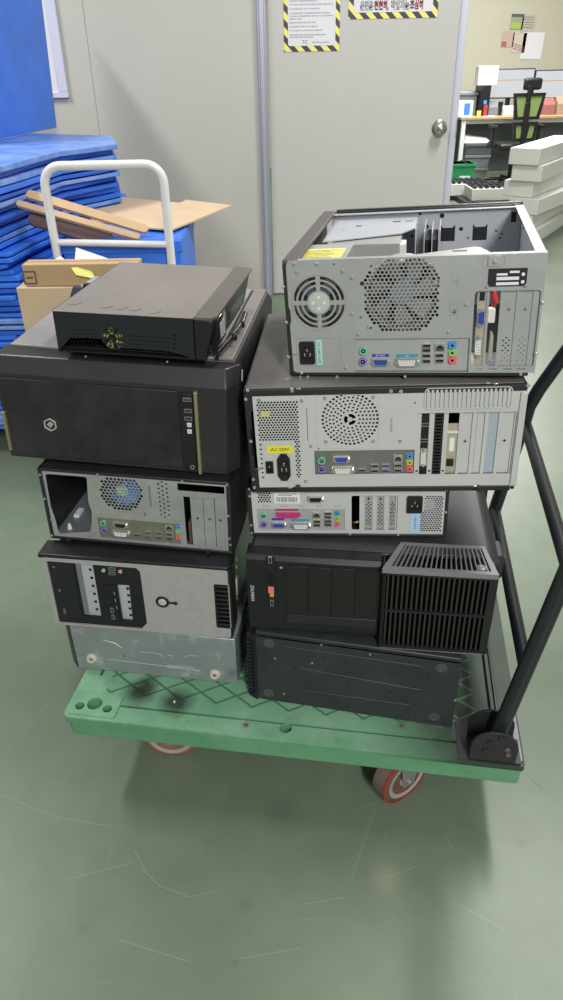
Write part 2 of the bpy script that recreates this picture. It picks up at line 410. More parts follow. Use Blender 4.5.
def fan(par, x, z, y, r, m, hub=None, nb=7, a0=0.0, depth=0.022, frame=True):
    f = MB()
    if frame: f.ring((x, y, z), (0, 1, 0), r * 1.0, r * 1.06, depth, 40, 0)
    hr = r * 0.34
    f.cyl((x, y + 0.004, z), (x, y + depth, z), hr, n=28, m=1)
    for k in range(nb):
        A = a0 + 2 * PI * k / nb; vs = []
        for (rr, tw) in ((hr * .95, 0.0), (r * .65, 0.25), (r * .96, 0.5)):
            for (da, yy) in ((-.28, .004), (.30, depth * .85)):
                for th in (0, .0012):
                    t = A + da + tw * .6; vs.append((x + rr * cos(t), y + yy + th, z + rr * sin(t)))
        fs = []
        for i in range(2):
            o = i * 4
            fs += [(o, o + 2, o + 6, o + 4), (o + 1, o + 5, o + 7, o + 3), (o, o + 4, o + 5, o + 1), (o + 2, o + 3, o + 7, o + 6)]
        fs += [(0, 1, 3, 2), (8, 10, 11, 9)]
        f.add(vs, fs, 0)
    o = f.build('cooling_fan', [m, hub or m], par)
    return o
def bracket(par, x0, z0, x1, z1, y, m, dots=False, cross=None, slotv=False, name='slot_cover', dot0=0.0, dot1=0.5, emb=False):
    H = []; w = x1 - x0; h = z1 - z0
    if dots:
        z = z0 + h * (dot0 + .03); k = 0
        while z < z0 + h * dot1:
            for fx in ((.28, .72) if k % 2 == 0 else (.5,)) if w < .03 else ((.2, .5, .8) if k % 2 == 0 else (.35, .65)):
                H.append(ngon(x0 + w * fx, z, .0016, 8))
            z += .0042; k += 1
    if cross:
        for (fx, fz) in cross:
            cx, cz, a, b = x0 + w * fx, z0 + h * fz, .0032, .0009
            H.append([(cx-b,cz-a),(cx+b,cz-a),(cx+b,cz-b),(cx+a,cz-b),(cx+a,cz+b),(cx+b,cz+b),(cx+b,cz+a),(cx-b,cz+a),(cx-b,cz+b),(cx-a,cz+b),(cx-a,cz-b),(cx-b,cz-b)])
    if slotv:
        n = int(h / .006)
        for k in range(n): H.append(rect(x0 + w * .18, z0 + h * (k + .25) / n, x1 - w * .18, z0 + h * (k + .72) / n))
    mb = MB().plate(rect(x0, z0, x1, z1), H, y, y + .0012, 0)
    if emb: mb.prism(rrect(x0 + w * .22, z0 + h * .08, x1 - w * .22, z1 - h * .06, w * .25), y - .0012, y, 0)
    return mb.build(name, m, par, 0)
def label_plate(par, x0, z0, x1, z1, y, m, name='label', extra=None, mats=None):
    mb = MB().box(x0, y - .0005, z0, x1, y, z1, 0)
    if extra: extra(mb)
    return mb.build(name, mats or [m], par, smooth=0)
def shell(cs, mat_in, t=0.0015, y0=0.004, top=True, name='chassis', inset=0.004, extra=None, mats=None):
    """sheet-metal body open towards the viewer (its rear panel is another part)"""
    w, h, d = cs.w / 2 - inset, cs.h, cs.d; mb = MB()
    mb.box(-w, y0, inset, w, d, inset + t); mb.box(-w, y0, inset, -w + t, d, h - inset); mb.box(w - t, y0, inset, w, d, h - inset)
    mb.box(-w, d - t, inset, w, d, h - inset)
    if top: mb.box(-w, y0, h - inset - t, w, d, h - inset)
    if extra: extra(mb)
    return mb.build(name, mats or mat_in, cs.root, smooth=0)
# =================================================================== THE RIGHT STACK
# ---- E: black tower lying on its side, its bottom plate towards us
cs = Case('computer_tower', -.0609, 1.0627, -.2232, .4023, .1837, .40, .2008)
tag(cs.root, 'black steel computer tower lying lowest in the right stack, underside facing forward', 'computer')
w, h, d = cs.w / 2, cs.h, cs.d
MB().box(-w + .002, .004, 0, w, d, h).build('chassis', BLACKE, cs.root, .003)
H = [ngon(*cs.p(px, py), .0022, 8) for px, py in ((264, 652), (264, 667), (265, 682), (295, 669), (334, 674.5), (333, 697), (296, 691), (325, 657), (347, 707), (390, 692), (402, 700), (347, 686), (324, 694), (410, 662), (430, 712), (415, 715), (360, 700))]
for (px, py) in ((269, 643.4), (441.4, 668), (434, 717)):
    x, z = cs.p(px, py)
    H += [ngon(x - .004, z, .0022, 8), ngon(x + .004, z, .0022, 8)]
mb = MB().plate(rrect(-w + .004, .002, w, h - .008, .004), H, .0, .003)
mb.box(-w + .004, -.001, h - .012, w, .004, h - .008)
for a, b in (((282, 646), (420, 666)), ((420, 666), (428, 671)), ((428, 671), (430, 680)), ((300, 668), (420, 690)), ((300, 690), (410, 705))):
    (x0, z0), (x1, z1) = cs.p(*a), cs.p(*b)
    mb.tube([(x0, .0, z0), (x1, .0, z1)], .0012, 6)
mb.build('bottom_plate', BLACKE, cs.root, 0)
for (px, py) in ((269, 643.4), (441.4, 668), (434, 717), (268.6, 693)):
    x, z = cs.p(px, py)
    MB().lathe((x, 0, z), (0, -1, 0), [(.0115, 0), (.0115, .0006), (.0085, .0012), (.0085, .0008), (.006, .0008), (.0055, .0004)], 24).build('foot_mount', mat('worn grey black steel', rgb(70, 72, 72), .5), cs.root)
for (px, py) in ((321.5, 644.5), (312, 663), (275, 658), (284, 693.5), (370, 654), (455, 700)):
    x, z = cs.p(px, py); screw(cs.root, x, z, 0, .0022)
mb = MB().prism([(-w + .004, -.004), (-w + .004, .03), (-w - .014, .03), (-w - .016, .006)], 0, h - .006, axis='z')
for k in range(16):
    z = .012 + k * (h - .03) / 16; mb.box(-w - .0155, -.003, z, -w - .006, .004, z + .0045, 1)
mb.build('front_bezel', [PLAST, DARK], cs.root, .001)

# ---- D: black gaming tower, grille end to the right
cs = Case('gaming_tower', -.0676, 1.0719, -.1425, .4555, .1813, .45, .3880, .0095)
tag(cs.root, 'black tower with large slatted grille and red sticker, second from bottom of the right stack', 'computer')
w, h, d = cs.w / 2, cs.h, cs.d
gx = cs.p(383, 566)[0]
mb = MB().box(-w + .004, .03, .003, w - .006, d, h - .002)
mb.prism([(w + .012, .016), (w + .012, h - .022), (w - .008, h - .002), (w - .008, .006)], .034, d)
mb.build('chassis', BLACK, cs.root, .004)
MB().box(-w + .01, .032, h - .003, w - .012, d - .004, h + .0005).build('side_panel', mat('smudged black panel', rgb(58, 58, 60), .36, 0, .15, 7), cs.root, .001)
# flat bay section of the front
ol = rect(-w, .004, gx - .002, h - .004)
holes = []
mb = MB().prism([(.0, .004), (.0, h - .012), (.008, h - .003), (.04, h - .001), (.04, .0)], -w, gx - .002, axis='x')
mb.build('front_bezel', PLAST, cs.root, .0015)
bx = [cs.p(px, 590)[0] for px in (286, 308, 331.5, 355, 381)]
zt, zb = cs.p(300, 566)[1], cs.p(300, 614)[1]
BAYM = G('perforated bay mesh')
u = BAYM.op('SUBTRACT', BAYM.op('FRACT', BAYM.op('MULTIPLY', BAYM.x, 400)), .5); v = BAYM.op('SUBTRACT', BAYM.op('FRACT', BAYM.op('MULTIPLY', BAYM.z, 400)), .5)
dd = BAYM.op('ADD', BAYM.op('MULTIPLY', u, u), BAYM.op('MULTIPLY', v, v))
BAYM.col(BAYM.mix(BAYM.op('LESS_THAN', dd, .1), rgb(30, 28, 27), rgb(8, 8, 8))); BAYM.b.inputs['Roughness'].default_value = .5; BAYM = BAYM.m
for k in range(4):
    x0, x1 = bx[k] + .0012, bx[k + 1] - .0012
    mb = MB().box(x0, -.0025, zb, x1, .001, zt)
    if k == 3: mb.plate(rrect(x0 + .008, zb + .006, x1 - .007, zt - .004, .002), [rrect(x0 + .010, zb + .008, x1 - .009, zt - .006, .002)], -.0036, -.0024)
    mb.build('drive_bay_cover', BAYM, cs.root, .0006)
MB().box(bx[0], -.0015, cs.p(300, 623)[1], gx - .003, .001, zb - .002).build('bay_sill', BLACK, cs.root, .001)
x0, z0, x1, z1 = cs.R(265.5, 556.5, 277, 607)
io = MB().plate(rrect(x0, z0, x1, z1, .002), [rrect(x0 + .0012, z0 + .0012, x1 - .0012, z1 - .0012, .002)], -.0016, 0).box(x0 + .001, -.0008, z0 + .001, x1 - .001, 0, z1 - .001).build('port_strip', PLAST, cs.root, 0)
xm = (x0 + x1) / 2
usb(io, xm, cs.p(271, 559)[1], -.001, vert=True)
audio(io, xm, cs.p(271, 577)[1], -.001, PLAST, .004); audio(io, xm, cs.p(271, 582)[1], -.001, PLAST, .004)
usb(io, xm, cs.p(271, 602)[1], -.001, vert=True)
a = cs.R(268.2, 586, 274.2, 593)
label_plate(cs.root, a[0], a[1], a[2], a[3], -.0012, mat('red pink sticker', rgb(215, 120, 118), .5), 'sticker')
a = cs.R(270, 593, 274, 596.5)
label_plate(cs.root, a[0], a[1], a[2], a[3], -.0011, mat('orange sticker', rgb(200, 150, 70), .5), 'sticker')
x, z = cs.p(281, 567.5); MB().lathe((x, 0, z), (0, -1, 0), [(.0028, 0), (.0026, .0012), (.0008, .0018)], 14).build('reset_button', CHROME, cs.root)
x, z = cs.p(252.4, 593); MB().text('ZALMAN', x, z, -.0004, .0095, rot=-PI / 2).build('lettering', mat('pale print', rgb(190, 190, 188), .5), cs.root, smooth=0)
# grille: upright slats at the front, slats over the top corner, silver edged
g0, g1 = gx, w - .002; zt = cs.p(440, 568)[1]; zt = min(zt, h - .004)
mb = MB()
mb.plate(rect(g0, -.002, g1, zt), [rect(g0 + .006, .004, g1 - .014, zt * .485), rect(g0 + .006, zt * .515, g1 - .014, zt - .006)], -.022, -.014)
mb.box(g0, -.022, -.001, g0 + .005, .03, zt); mb.box(g1 - .012, -.018, -.001, g1, .03, zt); mb.box(g0, -.02, -.004, g1, .03, .001)
mb.hexa([(g0, -.024, -.004), (g1 - .01, -.024, -.004), (g1 - .01, .02, -.0015), (g0, .02, -.0015), (g0, -.022, -.002), (g1, -.022, -.002), (g1, .02, 0), (g0, .02, 0)])
fr = mb.build('front_grille', PLAST, cs.root, .001)
n = 20
for k in range(n):
    x = g0 + .010 + (g1 - g0 - .030) * k / (n - 1)
    MB().box(x - .0018, -.020, .002, x + .0018, -.006, zt - .003).build('slat', mat('dusty slat plastic', rgb(44, 42, 39), .5), fr, .0006)
MB().box(g0 + .004, -.004, .002, g1 - .01, -.001, zt - .002).build('dust_filter', mat('black filter mesh', rgb(12, 11, 11), .8), fr, 0)
TOPS = mat('silver grey plastic', rgb(128, 128, 130), .4, .2)
yb = .062; q = .020
mb = MB().plate([(g0 - .002, -.024), (g1, -.024), (g1 - .016, yb), (g0 + q + .012, yb)], [[(g0 + .014, -.015), (g1 - .012, -.015), (g1 - .022, yb - .006), (g0 + q + .020, yb - .006)]], h - .006, h + .004, axis='z')
tp = mb.build('top_grille', TOPS, cs.root, .001)
for k in range(19):
    t = (k + .5) / 19; xa = g0 + .014 + (g1 - g0 - .026) * t; xb = g0 + q + .020 + (g1 - .022 - g0 - q - .020) * t
    MB().hexa([(xa - .0012, -.018, h - .010), (xa + .0012, -.018, h - .010), (xb + .0012, yb - .004, h - .010), (xb - .0012, yb - .004, h - .010),
               (xa - .0012, -.018, h + .003), (xa + .0012, -.018, h + .003), (xb + .0012, yb - .004, h + .003), (xb - .0012, yb - .004, h + .003)]).build('slat', TOPS, tp)
MB().box(g0 + .012, -.016, h - .016, g1 - .012, yb - .004, h - .012).build('dust_filter', _M['black filter mesh'], tp)
x, y = g1 - .028, -.004
MB().lathe((x, y, h + .001), (0, 0, 1), [(.0085, 0), (.0085, .003), (.006, .0042)], 24).build('power_button', TOPS, tp)
for yy, zz in ((.09, .118), (.36, .118)):
    f = MB().prism([(w + .008, zz - .03), (w + .022, zz - .03), (w + .028, zz - .022), (w + .028, zz + .022), (w + .023, zz + .03), (w + .008, zz + .03)], yy, yy + .05).build('foot', mat('grey black foot', rgb(56, 58, 62), .45), cs.root, .003)
    MB().cyl((w + .026, yy + .018, zz + .012), (w + .0305, yy + .018, zz + .012), .005, n=14).build('foot_pin', mat('orange pin', rgb(190, 130, 50), .5), f)
MB().hexa([(w - .02, .02, .012), (w + .006, .05, .02), (w + .006, .10, .02), (w - .02, .10, .012), (w - .02, .02, .05), (w + .004, .05, .045), (w + .004, .10, .045), (w - .02, .10, .05)]).build('foot', PLAST, cs.root, .002)
for k, (px, py, yy) in enumerate(((241, 557, .0), (238, 569, .0), (243, 569, .0), (239, 576, .0))):
    pass

# ---- C: slim desktop, rear side
cs = Case('slim_desktop', -.0618, 1.1315, -.1034, .3693, .1034, .40, .5752, .0370)
tag(cs.root, 'slim desktop computer with pink and blue rear ports, squeezed between white-backed case and slatted tower', 'computer')
w, h, d = cs.w / 2, cs.h, cs.d
shell(cs, BLACK)
mb = MB().box(-w, 0, 0, -w + .008, d, h); mb.box(-w, 0, 0, w, d, .006); mb.box(-w, 0, h - .004, w, d, h); mb.box(w - .006, 0, 0, w, d, h)
mb.build('cover', BLACK, cs.root, .0015)
io_r = cs.R(256.5, 509, 345, 531); sl = cs.R(351.5, 496, 396.8, 530.4); vr = cs.R(408, 496, 442.5, 532)
H = [rect(*io_r), rrect(*sl, .004)]
H += hexgrid(*cs.R(256.8, 491.5, 272.5, 503), .0052, .0022)
H += hexgrid(*vr, .0050, .0021, lambda x, z: not (x < cs.p(425, 500)[0] and z > cs.p(414, 513)[1]) and not (x < cs.p(420, 520)[0]))
for k in range(5):
    a = cs.p(262 + k * 18, 506.5); H.append(rect(a[0], a[1] - .0006, a[0] + .014, a[1] + .0006))
pn = MB().plate(rect(-w + .0085, .0065, w - .0065, h - .0045), H, .001, .0025).build('rear_panel', STEELW, cs.root, 0)
def bars(mb):
    x0, z0, x1, z1 = bl
    rr = random.Random(3); x = x0 + .004
    while x < x1 - .006:
        ww = rr.uniform(.0006, .002); mb.box(x, y0 - .0008, z0 + .003, x + ww, y0 - .0005, z0 + (z1 - z0) * .6, 1); x += ww + rr.uniform(.0006, .0016)
    for k in range(2): mb.box(x0 + .008, y0 - .0008, z1 - .003 - k * .003, x1 - .004 - .01 * k, y0 - .0005, z1 - .0018 - k * .003, 1)
y0 = .001; bl = cs.R(273.8, 493, 300, 503.6)
label_plate(pn, *bl, y0, PAPER, 'barcode_label', bars, [PAPER, PAPERG])
x0, z0, x1, z1 = cs.R(304, 492.5, 349, 504)
br = MB().box(x0, -.0002, z0, x1, .001, z1).build('serial_bracket', STEELW, pn)
x, z = cs.p(315.5, 498.5); serial(br, x, z, -.0002)
sh = MB().box(*[io_r[0] - .001, .003, io_r[1] - .001, io_r[2] + .001, .0042, io_r[3] + .001]).build('io_shield', SHIELD, cs.root)
Y = .003
x, z = cs.p(263.4, 515.8); ps2(sh, x, z, Y, GREENP, .95)
x, z = cs.p(263.8, 524.4); ps2(sh, x, z, Y, PURPLEP, .95)
x, z = cs.p(288, 515.5); parallel(sh, x, z, Y, .047)
a = cs.R(275, 509.2, 298.5, 511.6); label_plate(sh, *a, Y, MAROON, 'port_label')
x, z = cs.p(278.8, 525.2); vga(sh, x, z, Y, k=.92)
a = cs.R(271.5, 518.8, 284.5, 521.3); label_plate(sh, *a, Y, NAVYP, 'port_label')
x, z = cs.p(300.8, 526); dvi(sh, x, z, Y)
a = cs.R(291, 519.8, 309, 522.4); label_plate(sh, *a, Y, TEALP, 'port_label')
x, z = cs.p(316.5, 515.8); rj45(sh, x, z, Y)
for py in (521.7, 525.4): x, z = cs.p(317, py); usb(sh, x, z, Y)
for py in (513.7, 517.4, 521.4, 525): x, z = cs.p(328, py); usb(sh, x, z, Y)
for py, m in ((513.6, AUDB), (519, AUDG), (524.6, AUDR)): x, z = cs.p(337.2, py); audio(sh, x, z, Y, m, .0046)
X = [cs.p(px, 513)[0] for px in (351.5, 359.5, 364.5, 372.3, 376.8, 384, 389, 395.5)]
z0, z1 = sl[1], sl[3]
for k in range(3):
    bracket(cs.root, X[2 * k + 2] if k else X[2], z0 - .001, X[2 * k + 3], z1 + .001, .006, STEEL, True, [(.5, .86)] if k < 2 else [(.5, .15)], dot0=.12, dot1=.78)
mb = MB()
for k in range(3):
    mb.box(X[1] if k == 0 else X[2 * k + 1], .004, z0 - .001, X[2 * k + 2], .0052, z1 + .001)
mb.box(X[7] - .0, .004, z0 - .001, sl[2] + .001, .0052, z1 + .001); mb.build('slot_frame', STEELW, cs.root)
cb = MB().tube([(X[0] + .004, .02, z0 + .004), (X[0] + .009, .012, z0 + .010), (X[1] + .002, .014, z0 + .012), (X[1] + .004, .03, z0 + .02)], .002, 8).build('cable', mat('orange cable', rgb(215, 160, 70), .5), cs.root)
a = cs.R(407.2, 496, 422, 512.6); iec(pn, *a, .001, False)
a = cs.R(411, 513.6, 419.5, 532.5)
def vt(mb): mb.text('230V-240V', (a[0] + a[2]) / 2, (a[1] + a[3]) / 2, .0004, .0062, 1, rot=PI / 2)
label_plate(pn, *a, .001, SKYL, 'voltage_sticker', vt, [SKYL, mat('blue ink', rgb(90, 130, 170), .6)])
fx, fz = cs.p(430, 514); fan(cs.root, fx, fz, .03, .036, FANB, WHITEP, frame=False)
for px, py in ((249, 489), (251.5, 533), (249.5, 496), (251, 525), (350, 534), (398, 534.5), (446, 512), (446.5, 490)):
    x, z = cs.p(px, py); screw(cs.root, x, z, .0, .0026)

# ---- B: white backed mid tower
cs = Case('desktop_tower', -.0534, 1.1174, -.0883, .4705, .2006, .43, .6826, .0390)
tag(cs.root, 'computer tower with pale rear panel and yellow voltage label, under the open case', 'computer')
w, h, d = cs.w / 2, cs.h, cs.d
shell(cs, DARK, top=True, inset=.006)
mb = MB().box(-w, -.001, h - .012, w - .004, d, h - .001); mb.box(-w, -.001, 0, w - .012, d, .010)
mb.box(-w, -.001, 0, -w + .006, d, h)
for (z0, z1, k) in ((.0, .05, .014), (.05, .075, .009), (.125, .16, .010), (.16, h, .014)): mb.box(-w, -.0005, z0, -w + k, .004, z1)
mb.box(w - .010, .003, 0, w - .004, d, h)
mb.build('cover', BLACK, cs.root, .0015)
MB().box(-w + .002, .006, h - .002, w - .006, d - .002, h).build('side_panel', DUSTSHEENT, cs.root, .0006)
io = cs.R(314.2, 451, 413.6, 473.5); sl = cs.R(412, 413.5, 517, 473.5)
sl = (sl[0] + .008, sl[1], sl[2] - .012, sl[3])
fc = cs.p(350, 419.5); R0 = .047
H = [rect(*io), rect(*sl)]
pg = cs.R(255.6, 401, 302.5, 478); px0 = cs.R(262.2, 442, 298.5, 480)
cw = cs.p(293.5, 470)[0]
H += hexgrid(*pg, .0054, .0022, lambda x, z: not (px0[0] - .001 < x < cw + .006 and z < px0[3]))
for k, rr in enumerate((.0465, .0405, .0345, .0285, .0225, .0165)):
    n = int(2 * PI * rr / .0072); hs = .0024
    for i in range(n):
        a = 2 * PI * i / n; cx, cz = fc[0] + rr * cos(a), fc[1] + rr * sin(a)
        H.append(ngon(cx, cz, hs, 4, a + PI / 4) if k else ngon(cx, cz, hs, 8, a))
for i in range(3): H.append(arcslot(fc[0], fc[1], .0045, .0105, i * 2 * PI / 3 + .25, (i + 1) * 2 * PI / 3 - .25, 5))
a = cs.R(306.3, 408.5, 308.2, 441); H.append(rect(*a))
for px, py in ((415, 403), (521.5, 400.5), (318.5, 449), (334, 448.6)): H.append(ngon(*cs.p(px, py), .0016, 8))
pn = MB().plate(rect(-w + .0145, .0105, w - .003, h - .0125), H, .0, .0015).build('rear_panel', STEELW, cs.root, 0)
# raised square round the fan, its screws, the embossed vent
a = cs.R(315.5, 391.5, 379, 448)
MB().plate(rrect(*a, .006), [rrect(a[0] + .0012, a[1] + .0012, a[2] - .0012, a[3] - .0012, .005)], -.0008, 0).build('fan_emboss', STEELW, pn)
for px, py in ((325, 398), (373.5, 397), (326, 441.5), (373.5, 441), (259, 400), (302, 400.5), (311, 446), (259.5, 468.5), (306, 481), (292, 390.5), (528, 385.5), (521.5, 426), (514, 481.5), (391, 391), (401, 391.5), (400, 441)):
    x, z = cs.p(px, py); screw(pn, x, z, 0, .0036)
a = cs.R(424.8, 387.8, 511, 408)
vent = MB().plate(rrect(*a, .008), [rrect(a[0] + .0016, a[1] + .0016, a[2] - .0016, a[3] - .0016, .007)], -.0016, 0).build('vent_emboss', STEELW, pn)
for k in range(19):
    xx = a[0] + .006 + (a[2] - a[0] - .012) * k / 18
    MB().prism(rrect(xx - .0022, a[1] + .0035, xx + .0022, a[3] - .0035, .0021), -.0022, 0).build('louvre', STEELW, vent, .0007)
x, z = cs.p(391.3, 425); MB().text('MADE IN', x, z, 0, .0062, rot=PI / 2).build('lettering', PAPERG, pn, smooth=0)
# power supply
pw = MB().box(pg[0] - .004, .02, pg[1] - .004, pg[2] + .004, .14, pg[3] + .004).build('power_supply', DARK, cs.root)
pl = MB().box(px0[0], -.0008, px0[1] - .002, cw + .004, .0016, px0[3] - .001).build('socket_plate', STEELW, pw)
a = cs.R(267, 446, 292.8, 452.5)
def vt(mb): mb.text('-AC 230V-', (a[0] + a[2]) / 2, (a[1] + a[3]) / 2, -.0013, .0085, 1)
label_plate(pl, *a, -.0008, YELLOW, 'voltage_label', vt, [YELLOW, BLACKI])
rocker(pl, *cs.R(265.6, 461, 274, 472.5), -.0008)
iec(pl, *cs.R(276.8, 453.5, 291.2, 479.5), -.0008)
a = cs.R(260.5, 412, 270, 416.5); label_plate(pn, *a, -.0002, mat('gold inspection sticker', rgb(200, 185, 120), .5), 'sticker')
sh = MB().box(io[0] - .001, .004, io[1] - .001, io[2] + .001, .0052, io[3] + .001).build('io_shield', SHIELDD, cs.root)
Y = .004
x, z = cs.p(321.6, 461); ps2(sh, x, z, Y, GREENP); x, z = cs.p(321.6, 469.4); ps2(sh, x, z, Y, PURPLEP)
x, z = cs.p(341.2, 459.8); vga(sh, x, z, Y); x, z = cs.p(342.8, 470.6); dvi(sh, x, z, Y, k=1.05)
x, z = cs.p(362, 471); hdmi(sh, x, z, Y)
for py in (466.5, 471.5): x, z = cs.p(374.6, py); usb(sh, x, z, Y)
for py in (466.3, 471.3): x, z = cs.p(385.6, py); usb(sh, x, z, Y, BLUEP)
x, z = cs.p(398, 459.5); rj45(sh, x, z, Y)
for py in (466, 471): x, z = cs.p(398, py); usb(sh, x, z, Y)
for py, m in ((456.8, AUDB), (463.2, AUDY), (469.6, AUDR)): x, z = cs.p(409.6, py); audio(sh, x, z, Y, m, .0050)
# slots
z0, z1 = sl[1], sl[3]
spans = [(420, 427.8), (432.8, 442), (446.4, 457), (459.5, 470), (472.8, 482), (485.5, 495.5), (499, 511)]
S = [(cs.p(a, 445, .006)[0], cs.p(b, 445, .006)[0]) for a, b in spans]
g = MB().box(S[0][0], .006, z0 - .001, S[0][1], .0072, z1 + .001, 0).build('expansion_card', DARK, cs.root)
xm = (S[0][0] + S[0][1]) / 2
dvi(g, xm, z0 + (z1 - z0) * .27, .006, True, .9); hdmi(g, xm, z0 + (z1 - z0) * .8, .006); hdmi(g, xm, z0 + (z1 - z0) * .55, .006)
bracket(cs.root, S[1][0], z0 - .001, S[1][1], z1 + .001, .0065, BLACK, slotv=True, name='vented_cover')
g = MB().box(S[2][0], .006, z0 - .001, S[2][1], .0072, z1 - (z1 - z0) * .19).build('expansion_card', BEIGE, cs.root)
xm = (S[2][0] + S[2][1]) / 2
MB().box(S[2][0], .004, z0 + (z1 - z0) * .66, S[2][1], .006, z0 + (z1 - z0) * .69).build('card_tab', WHITEP, g)
MB().box(S[2][0] + .002, .003, z0 + (z1 - z0) * .12, S[2][1] - .004, .006, z0 + (z1 - z0) * .24).build('card_jack', PLAST, g, .0006)
MB().box(xm - .004, .0055, z0 + (z1 - z0) * .36, xm + .004, .006, z0 + (z1 - z0) * .58).build('card_sticker', PAPER, g)
bracket(cs.root, S[3][0], z0 - .001, S[3][1], z1 + .001, .006, STEELW, cross=[(.5, .52)])
bracket(cs.root, S[4][0], z0 - .001, S[4][1], z1 + .001, .006, STEELW, emb=True)
bracket(cs.root, S[5][0], z0 - .001, S[5][1], z1 + .001, .006, mat('bluish film covered steel', rgb(168, 180, 190), .3, .2), emb=False)
bracket(cs.root, S[6][0], z0 - .001, S[6][1], z1 + .001, .006, STEELW, cross=[(.4, .52)])
mb = MB(); edges = [sl[0]] + [v for s in S for v in s] + [sl[2]]
for k in range(0, len(edges), 2):
    if edges[k + 1] - edges[k] > .0012: mb.plate(rect(edges[k], z0 - .001, edges[k + 1], z1 + .001), [] if edges[k + 1] - edges[k] < .006 or k == len(edges) - 2 else [rect(edges[k] + .0018, z0 + .003, edges[k + 1] - .0018, z0 + .007)], .003, .006)
mb.build('slot_frame', STEELW, cs.root, 0)
mb = MB().box(w - .014, -.0035, .012, w - .003, 0, h - .014); mb.box(sl[2], -.002, .0095, w - .003, .0, .016)
mb.build('rear_flange', STEELW, cs.root, .001)
for px, py in ((247.8, 390), (246, 399), (251, 441), (253.5, 479), (254.5, 487), (292, 389)):
    x, z = cs.p(px, py); screw(cs.root, x, z, -.001, .0032)
for px, py in ((298.5, 388.5), (286.5, 379), (488, 383), (496, 383.5), (290, 487.5), (475, 486)):
    x, z = cs.p(px, py); MB().box(x - .004, -.0016, z - .0012, x + .004, -.0009, z + .0012).build('cover_clip', CHROME, cs.root, .0004)
for px, py in ((298, 486.5), (478.5, 487)):
    x, z = cs.p(px, py); MB().lathe((x, -.001, z), (0, -1, 0), [(.005, 0), (.005, .008), (.0042, .009)], 20).build('thumbscrew', BLACK, cs.root)

# ---- A: open case on top
cs = Case('open_computer_case', .0189, 1.1653, -.2113, .4024, .1934, .4277, .8912, .0600)
tag(cs.root, 'open steel computer case with its side panel off, topmost of the right stack', 'computer')
w, h, d = cs.w / 2, cs.h, cs.d
holesF = []
for (a, b, c, e) in ((440.8, 225, 454.5, 241), (473, 224, 486.5, 240)):
    x0, z0, x1, z1 = cs.R(a, b, c, e, d - .003); zm = z1 - .006
    holesF.append([(x0, z0), (x1, z0), (x1, z1), (x1 - .005, zm), (x0 + .005, zm), (x0, z1)])
for px, py, r in ((442, 215.7, .005), (426.5, 226.8, .005), (461, 229, .0042), (412, 236, .003), (496, 231, .0022), (500, 238, .0022), (502, 234, .002), (468, 238, .002), (420, 214, .003)):
    holesF.append(ngon(*cs.p(px, py, d - .003), r, 10))
a = cs.R(408, 218.5, 417.5, 222, d - .003); holesF.append(rect(*a))
a = cs.R(511.5, 212, 516, 222, d - .003); holesF.append(rect(*a))
INN = mat('bright inner steel', rgb(182, 186, 192), .4, .25, .05, 10)
mb = MB().plate(rect(-w + .02, .008, w - .002, h - .002), holesF, d - .0036, d - .002)
mb.box(-w + .02, .003, .007, w, d, .0085)
mb.box(-w + .02, d - .016, h - .0035, w, d - .002, h - .002)
mb.box(w - .0015, .0, .004, w, d, h - .001)
fl = [ngon(w - .009 + (.004 if k % 2 else -.003), .02 + k * .0115, .0013, 6) for k in range(34)]
mb.plate(rect(w - .016, .0, w, d), fl, h - .0025, h - .001, axis='z')
mb.build('chassis', INN, cs.root, 0)
MB().box(-w + .03, d - .001, .004, w - .004, d + .008, h + .001).box(-w + .028, d + .008, .0, w, d + .022, h + .003).build('front_bezel', PLAST, cs.root, .002)
MB().box(-w, .002, .0, -w + .006, d + .02, h).box(-w, .0, h - .006, -w + .026, d + .02, h + .001).build('top_cover', mat('dusty dark plastic', rgb(86, 80, 80), .42, 0, .08, 8), cs.root, .002)
mb = MB().box(-w, -.001, 0, -w + .010, .01, h - .004); mb.box(-w, -.001, 0, w - .01, d, .007)
mb.build('side_cover', BLACK, cs.root, .0015)
# rear panel
pc = cs.p(319, 302.5); hc = cs.p(402, 295)
H = []
for r0, r1 in ((.0195, .0262), (.0292, .0345), (.0375, .0425)):
    for q in range(4): H.append(arcslot(pc[0], pc[1], r0, r1, q * PI / 2 + .09 * .03 / r0 + .02, (q + 1) * PI / 2 - .09 * .03 / r0 - .02, 8))
H += hexgrid(hc[0] - .060, hc[1] - .058, hc[0] + .060, hc[1] + .058, .0066, .0029, lambda x, z: abs(x - hc[0]) + abs(z - hc[1]) < .088)
io = cs.R(354.5, 338.5, 468, 371.5); sl = cs.R(475, 291, 533, 366)
H += [rect(*io), rrect(*sl, .005)]
a = cs.R(300, 341, 315.5, 363); H.append(rect(a[0] + .003, a[1] + .003, a[2] - .003, a[3] - .003))
for px, py, r in ((362.3, 283.5, .004), (361, 317, .0022), (371, 265.5, .0022), (437, 281, .004), (371, 327.5, .002), (334, 264, .0016)): H.append(ngon(*cs.p(px, py), r, 10))
def plus(px, py, k=.005):
    cx, cz = cs.p(px, py); b = .0011
    return [(cx-b,cz-k),(cx+b,cz-k),(cx+b,cz-b),(cx+k,cz-b),(cx+k,cz+b),(cx+b,cz+b),(cx+b,cz+k),(cx-b,cz+k),(cx-b,cz+b),(cx-k,cz+b),(cx-k,cz-b),(cx-b,cz-b)]
H += [plus(456, 282), plus(454.6, 312)]
for px in (478, 492, 507, 521):
    a = cs.p(px, 368.5); H.append(rect(a[0] - .007, a[1] - .0013, a[0] + .007, a[1] + .0013))
ol = [(-w + .0075, .009), (-w + .014, .0065), (w - .002, .0065), (w, .012), (w, h), (-w + .010, h), (-w + .0065, h - .008), (-w + .0065, h * .62), (-w + .009, h * .58), (-w + .009, h * .50), (-w + .0065, h * .46)]
